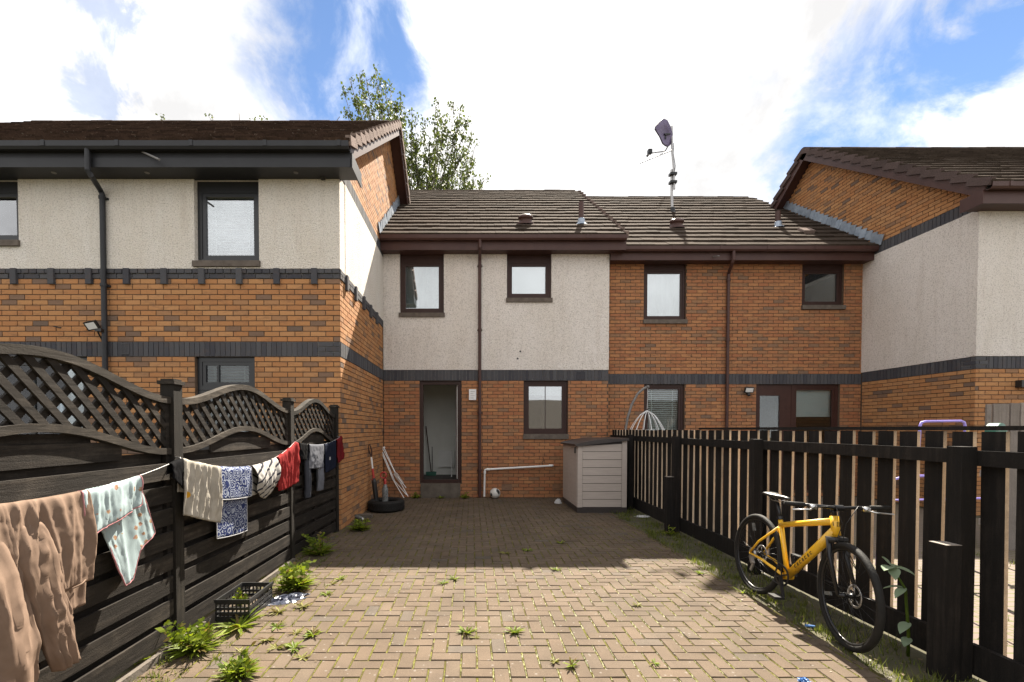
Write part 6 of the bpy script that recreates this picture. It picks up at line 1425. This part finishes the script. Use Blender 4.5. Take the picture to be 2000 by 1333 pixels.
# tall big leaved plant by the near repair post
pp = PXX(1775, 1215, 2.86); pp.z = 0; bp = thing('tall_weed', 'tall plant with big pale leaves between bicycle and near fence post', 'plant', tuple(pp))
tp_ = PXX(1742, 1108, 2.84); mid = PXX(1768, 1150, 2.85)
mb = MB(); mb.tube([pp, pp + Vector((0, 0, .15)), mid, tp_], [.009, .009, .008, .005], 8); part(mb, 'stem', 'weed_leaf', bp, smooth=True)
def bigleaf(p, d, L, W2, droop):
    mb = MB(); d = Vector(d).normalized(); sd_ = d.cross(Vector((0, 0, 1))).normalized(); n_ = 7; k0 = None
    for j in range(n_ + 1):
        f = j / n_; ww = W2 * math.sin(math.pi * min(.98, f * .92 + .05)) ** .9; c = Vector(p) + d * L * f + Vector((0, 0, -droop * f * f)); k = mb.add([c - sd_ * ww + Vector((0, 0, .006)), c, c + sd_ * ww + Vector((0, 0, .006))])
        if k0 is not None: mb.face((k0, k0 + 1, k + 1, k), .5); mb.face((k0 + 1, k0 + 2, k + 2, k + 1), .5)
        k0 = k
    return mb
for (q, d, L, W2, dr_) in ((tp_, (-.9, -.5, .35), .13, .035, .05), (tp_, (-.6, -.9, .1), .12, .034, .07), (tp_, (.5, -.8, .25), .12, .032, .06), (tp_, (-.3, .4, .8), .10, .028, .03), (mid, (-.9, -.4, .1), .12, .026, .06), (mid, (-.7, .6, .2), .11, .026, .05), (pp + Vector((0, 0, .22)), (-.9, -.5, .2), .14, .03, .07), (pp + Vector((0, 0, .12)), (-.8, -.6, .2), .12, .028, .05), (tp_, (.8, .2, .3), .09, .026, .04)):
    part(bigleaf(q, d, L, W2, dr_), 'leaf', 'big_leaf', bp, smooth=True, fix=False)
# black crate with plant by the left fence
c0, c1, c2 = G(402, 1215), G(490, 1212), G(522, 1172)
cr0 = Vector((-1.98, c1.y - .0, 0)); cx0, cx1, cy0, cy1 = -1.985, G(487, 1215).x, G(487, 1215).y, G(521, 1180).y + .05
ct = thing('plastic_crate', 'black slatted plastic crate with soil beside the left fence', 'crate', ((cx0 + cx1) / 2, (cy0 + cy1) / 2, 0)); H_ = .17
mb = MB(); mb.box(cx0 + .02, cx1 - .02, cy0 + .02, cy1 - .02, .004, .06); part(mb, 'soil', 'soil', ct)
for (xa, xb, ya, yb) in ((cx0, cx1, cy0, cy0 + .012), (cx0, cx1, cy1 - .012, cy1), (cx0, cx0 + .012, cy0 + .0125, cy1 - .0125), (cx1 - .012, cx1, cy0 + .0125, cy1 - .0125)):
    mb = MB()
    for (z0, z1) in ((.0, .04), (.055, .075), (.09, .11), (.135, H_)): mb.box(xa, xb, ya, yb, z0, z1)
    n_ = 8
    for i in range(n_ + 1):
        if xb - xa > yb - ya: x = xa + (xb - xa - .012) * i / n_; mb.box(x, x + .012, ya + .003, yb - .003, .0, H_ - .002)
        else: y = ya + (yb - ya - .012) * i / n_; mb.box(xa + .003, xb - .003, y, y + .012, .0, H_ - .002)
    part(mb, 'side', 'black_plastic', ct)
mb = MB(); mb.box(cx0 - .006, cx1 + .006, cy0 - .006, cy0 - .0005, H_ - .02, H_ + .004); mb.box(cx1 + .0005, cx1 + .007, cy0 - .006, cy1 + .006, H_ - .02, H_ + .004); part(mb, 'rim', 'black_plastic', ct)
p = Vector((cx0 + .10, cy0 + .16, .06)); mb = weed_mesh(14, .10, (.4, 1.2), .010, 77, 'weed_leaf', 9); mb.v = [(a + p.x, b + p.y, c * 1.35 + p.z) for a, b, c in mb.v]; solo(mb, 'crate_plant', 'weed_leaf', 'leggy green plant growing inside the black crate', 'plant', tuple(p), None, False, False)
# crumpled blue-black plastic bag
def crumple(cx, cy, lx, ly, h_, seed, ang=0):
    rr = random.Random(seed); mb = MB(); n_ = 16
    for j in range(n_ + 1):
        for i in range(n_ + 1):
            u, v_ = i / n_ - .5, j / n_ - .5; e_ = max(0, 1 - (abs(2 * u) ** 3 + abs(2 * v_) ** 3)); z = .003 + h_ * e_ * rr.uniform(.2, 1); x = u * lx * (1 + .25 * math.sin(v_ * 9)) + rr.gauss(0, .006); y = v_ * ly * (1 + .3 * math.cos(u * 8)) + rr.gauss(0, .006); mb.v.append((cx + x * math.cos(ang) - y * math.sin(ang), cy + x * math.sin(ang) + y * math.cos(ang), z))
    for j in range(n_):
        for i in range(n_): a = j * (n_ + 1) + i; mb.face((a, a + 1, a + n_ + 2, a + n_ + 1))
    return mb
simple('bag_dark', (.03, .035, .06), (.10, .11, .15), 40, .28); simple('bag_white', (.5, .5, .5), (.66, .66, .66), 30, .35)
p = G(560, 1172); solo(crumple(p.x, p.y, .34, .16, .045, 3, .6), 'plastic_bag', 'bag_dark', 'crumpled dark blue plastic sheet beside the crate', 'plastic bag', tuple(p), None, False, False)
p = G(1092, 985); solo(crumple(p.x, p.y + .1, .13, .12, .10, 4), 'plastic_wrapper', 'bag_white', 'white crumpled wrapper by the storage box corner', 'litter', tuple(p), None, False, False)
p = G(1255, 1010); solo(crumple(p.x, p.y, .22, .12, .03, 5), 'plastic_scrap', 'bag_white', 'flat pale scrap at the foot of the far fence', 'litter', tuple(p), None, False, False)
p = G(1580, 1225); mb = MB(); mb.tube([(p.x - .03, p.y, .012), (p.x + .03, p.y - .02, .012)], .009, 8); simple('blue_plastic', (.05, .16, .42), None, rough=.4); solo(mb, 'blue_tube', 'blue_plastic', 'tiny blue plastic tube between the bicycle wheels', 'litter', tuple(p))
p = G(1570, 1331); solo(crumple(p.x, p.y, .05, .035, .02, 6), 'blue_scrap', 'blue_plastic', 'bright blue scrap at the bottom edge of the paving', 'litter', tuple(p), None, False, False)
# empty bottle near the fence end
p = G(700, 1016); bt_ = thing('plastic_bottle', 'crushed clear bottle lying near the tyre', 'bottle', tuple(p)); ax = Vector((.75, -.6, -.1))
mb = MB(); mb.lathe([(0, -.10), (.032, -.10), (.036, -.06), (.030, -.01), (.036, .04), (.028, .08), (.013, .105)], p + Vector((0, 0, .045)), ax, 14); part(mb, 'body', 'clear_bottle', bt_, smooth=True)
mb = MB(); mb.lathe([(.016, .105), (.016, .125), (0, .126)], p + Vector((0, 0, .045)), ax, 12); part(mb, 'cap', 'white_plastic', bt_)
p = Vector((-1.80, 7.62, 0)); mb = MB(); mb.box(p.x - .12, p.x + .12, p.y - .05, p.y + .05, 0, .06); solo(mb, 'kerb_block', 'concrete', 'low concrete block lying at the brick wall foot', 'block', tuple(p))
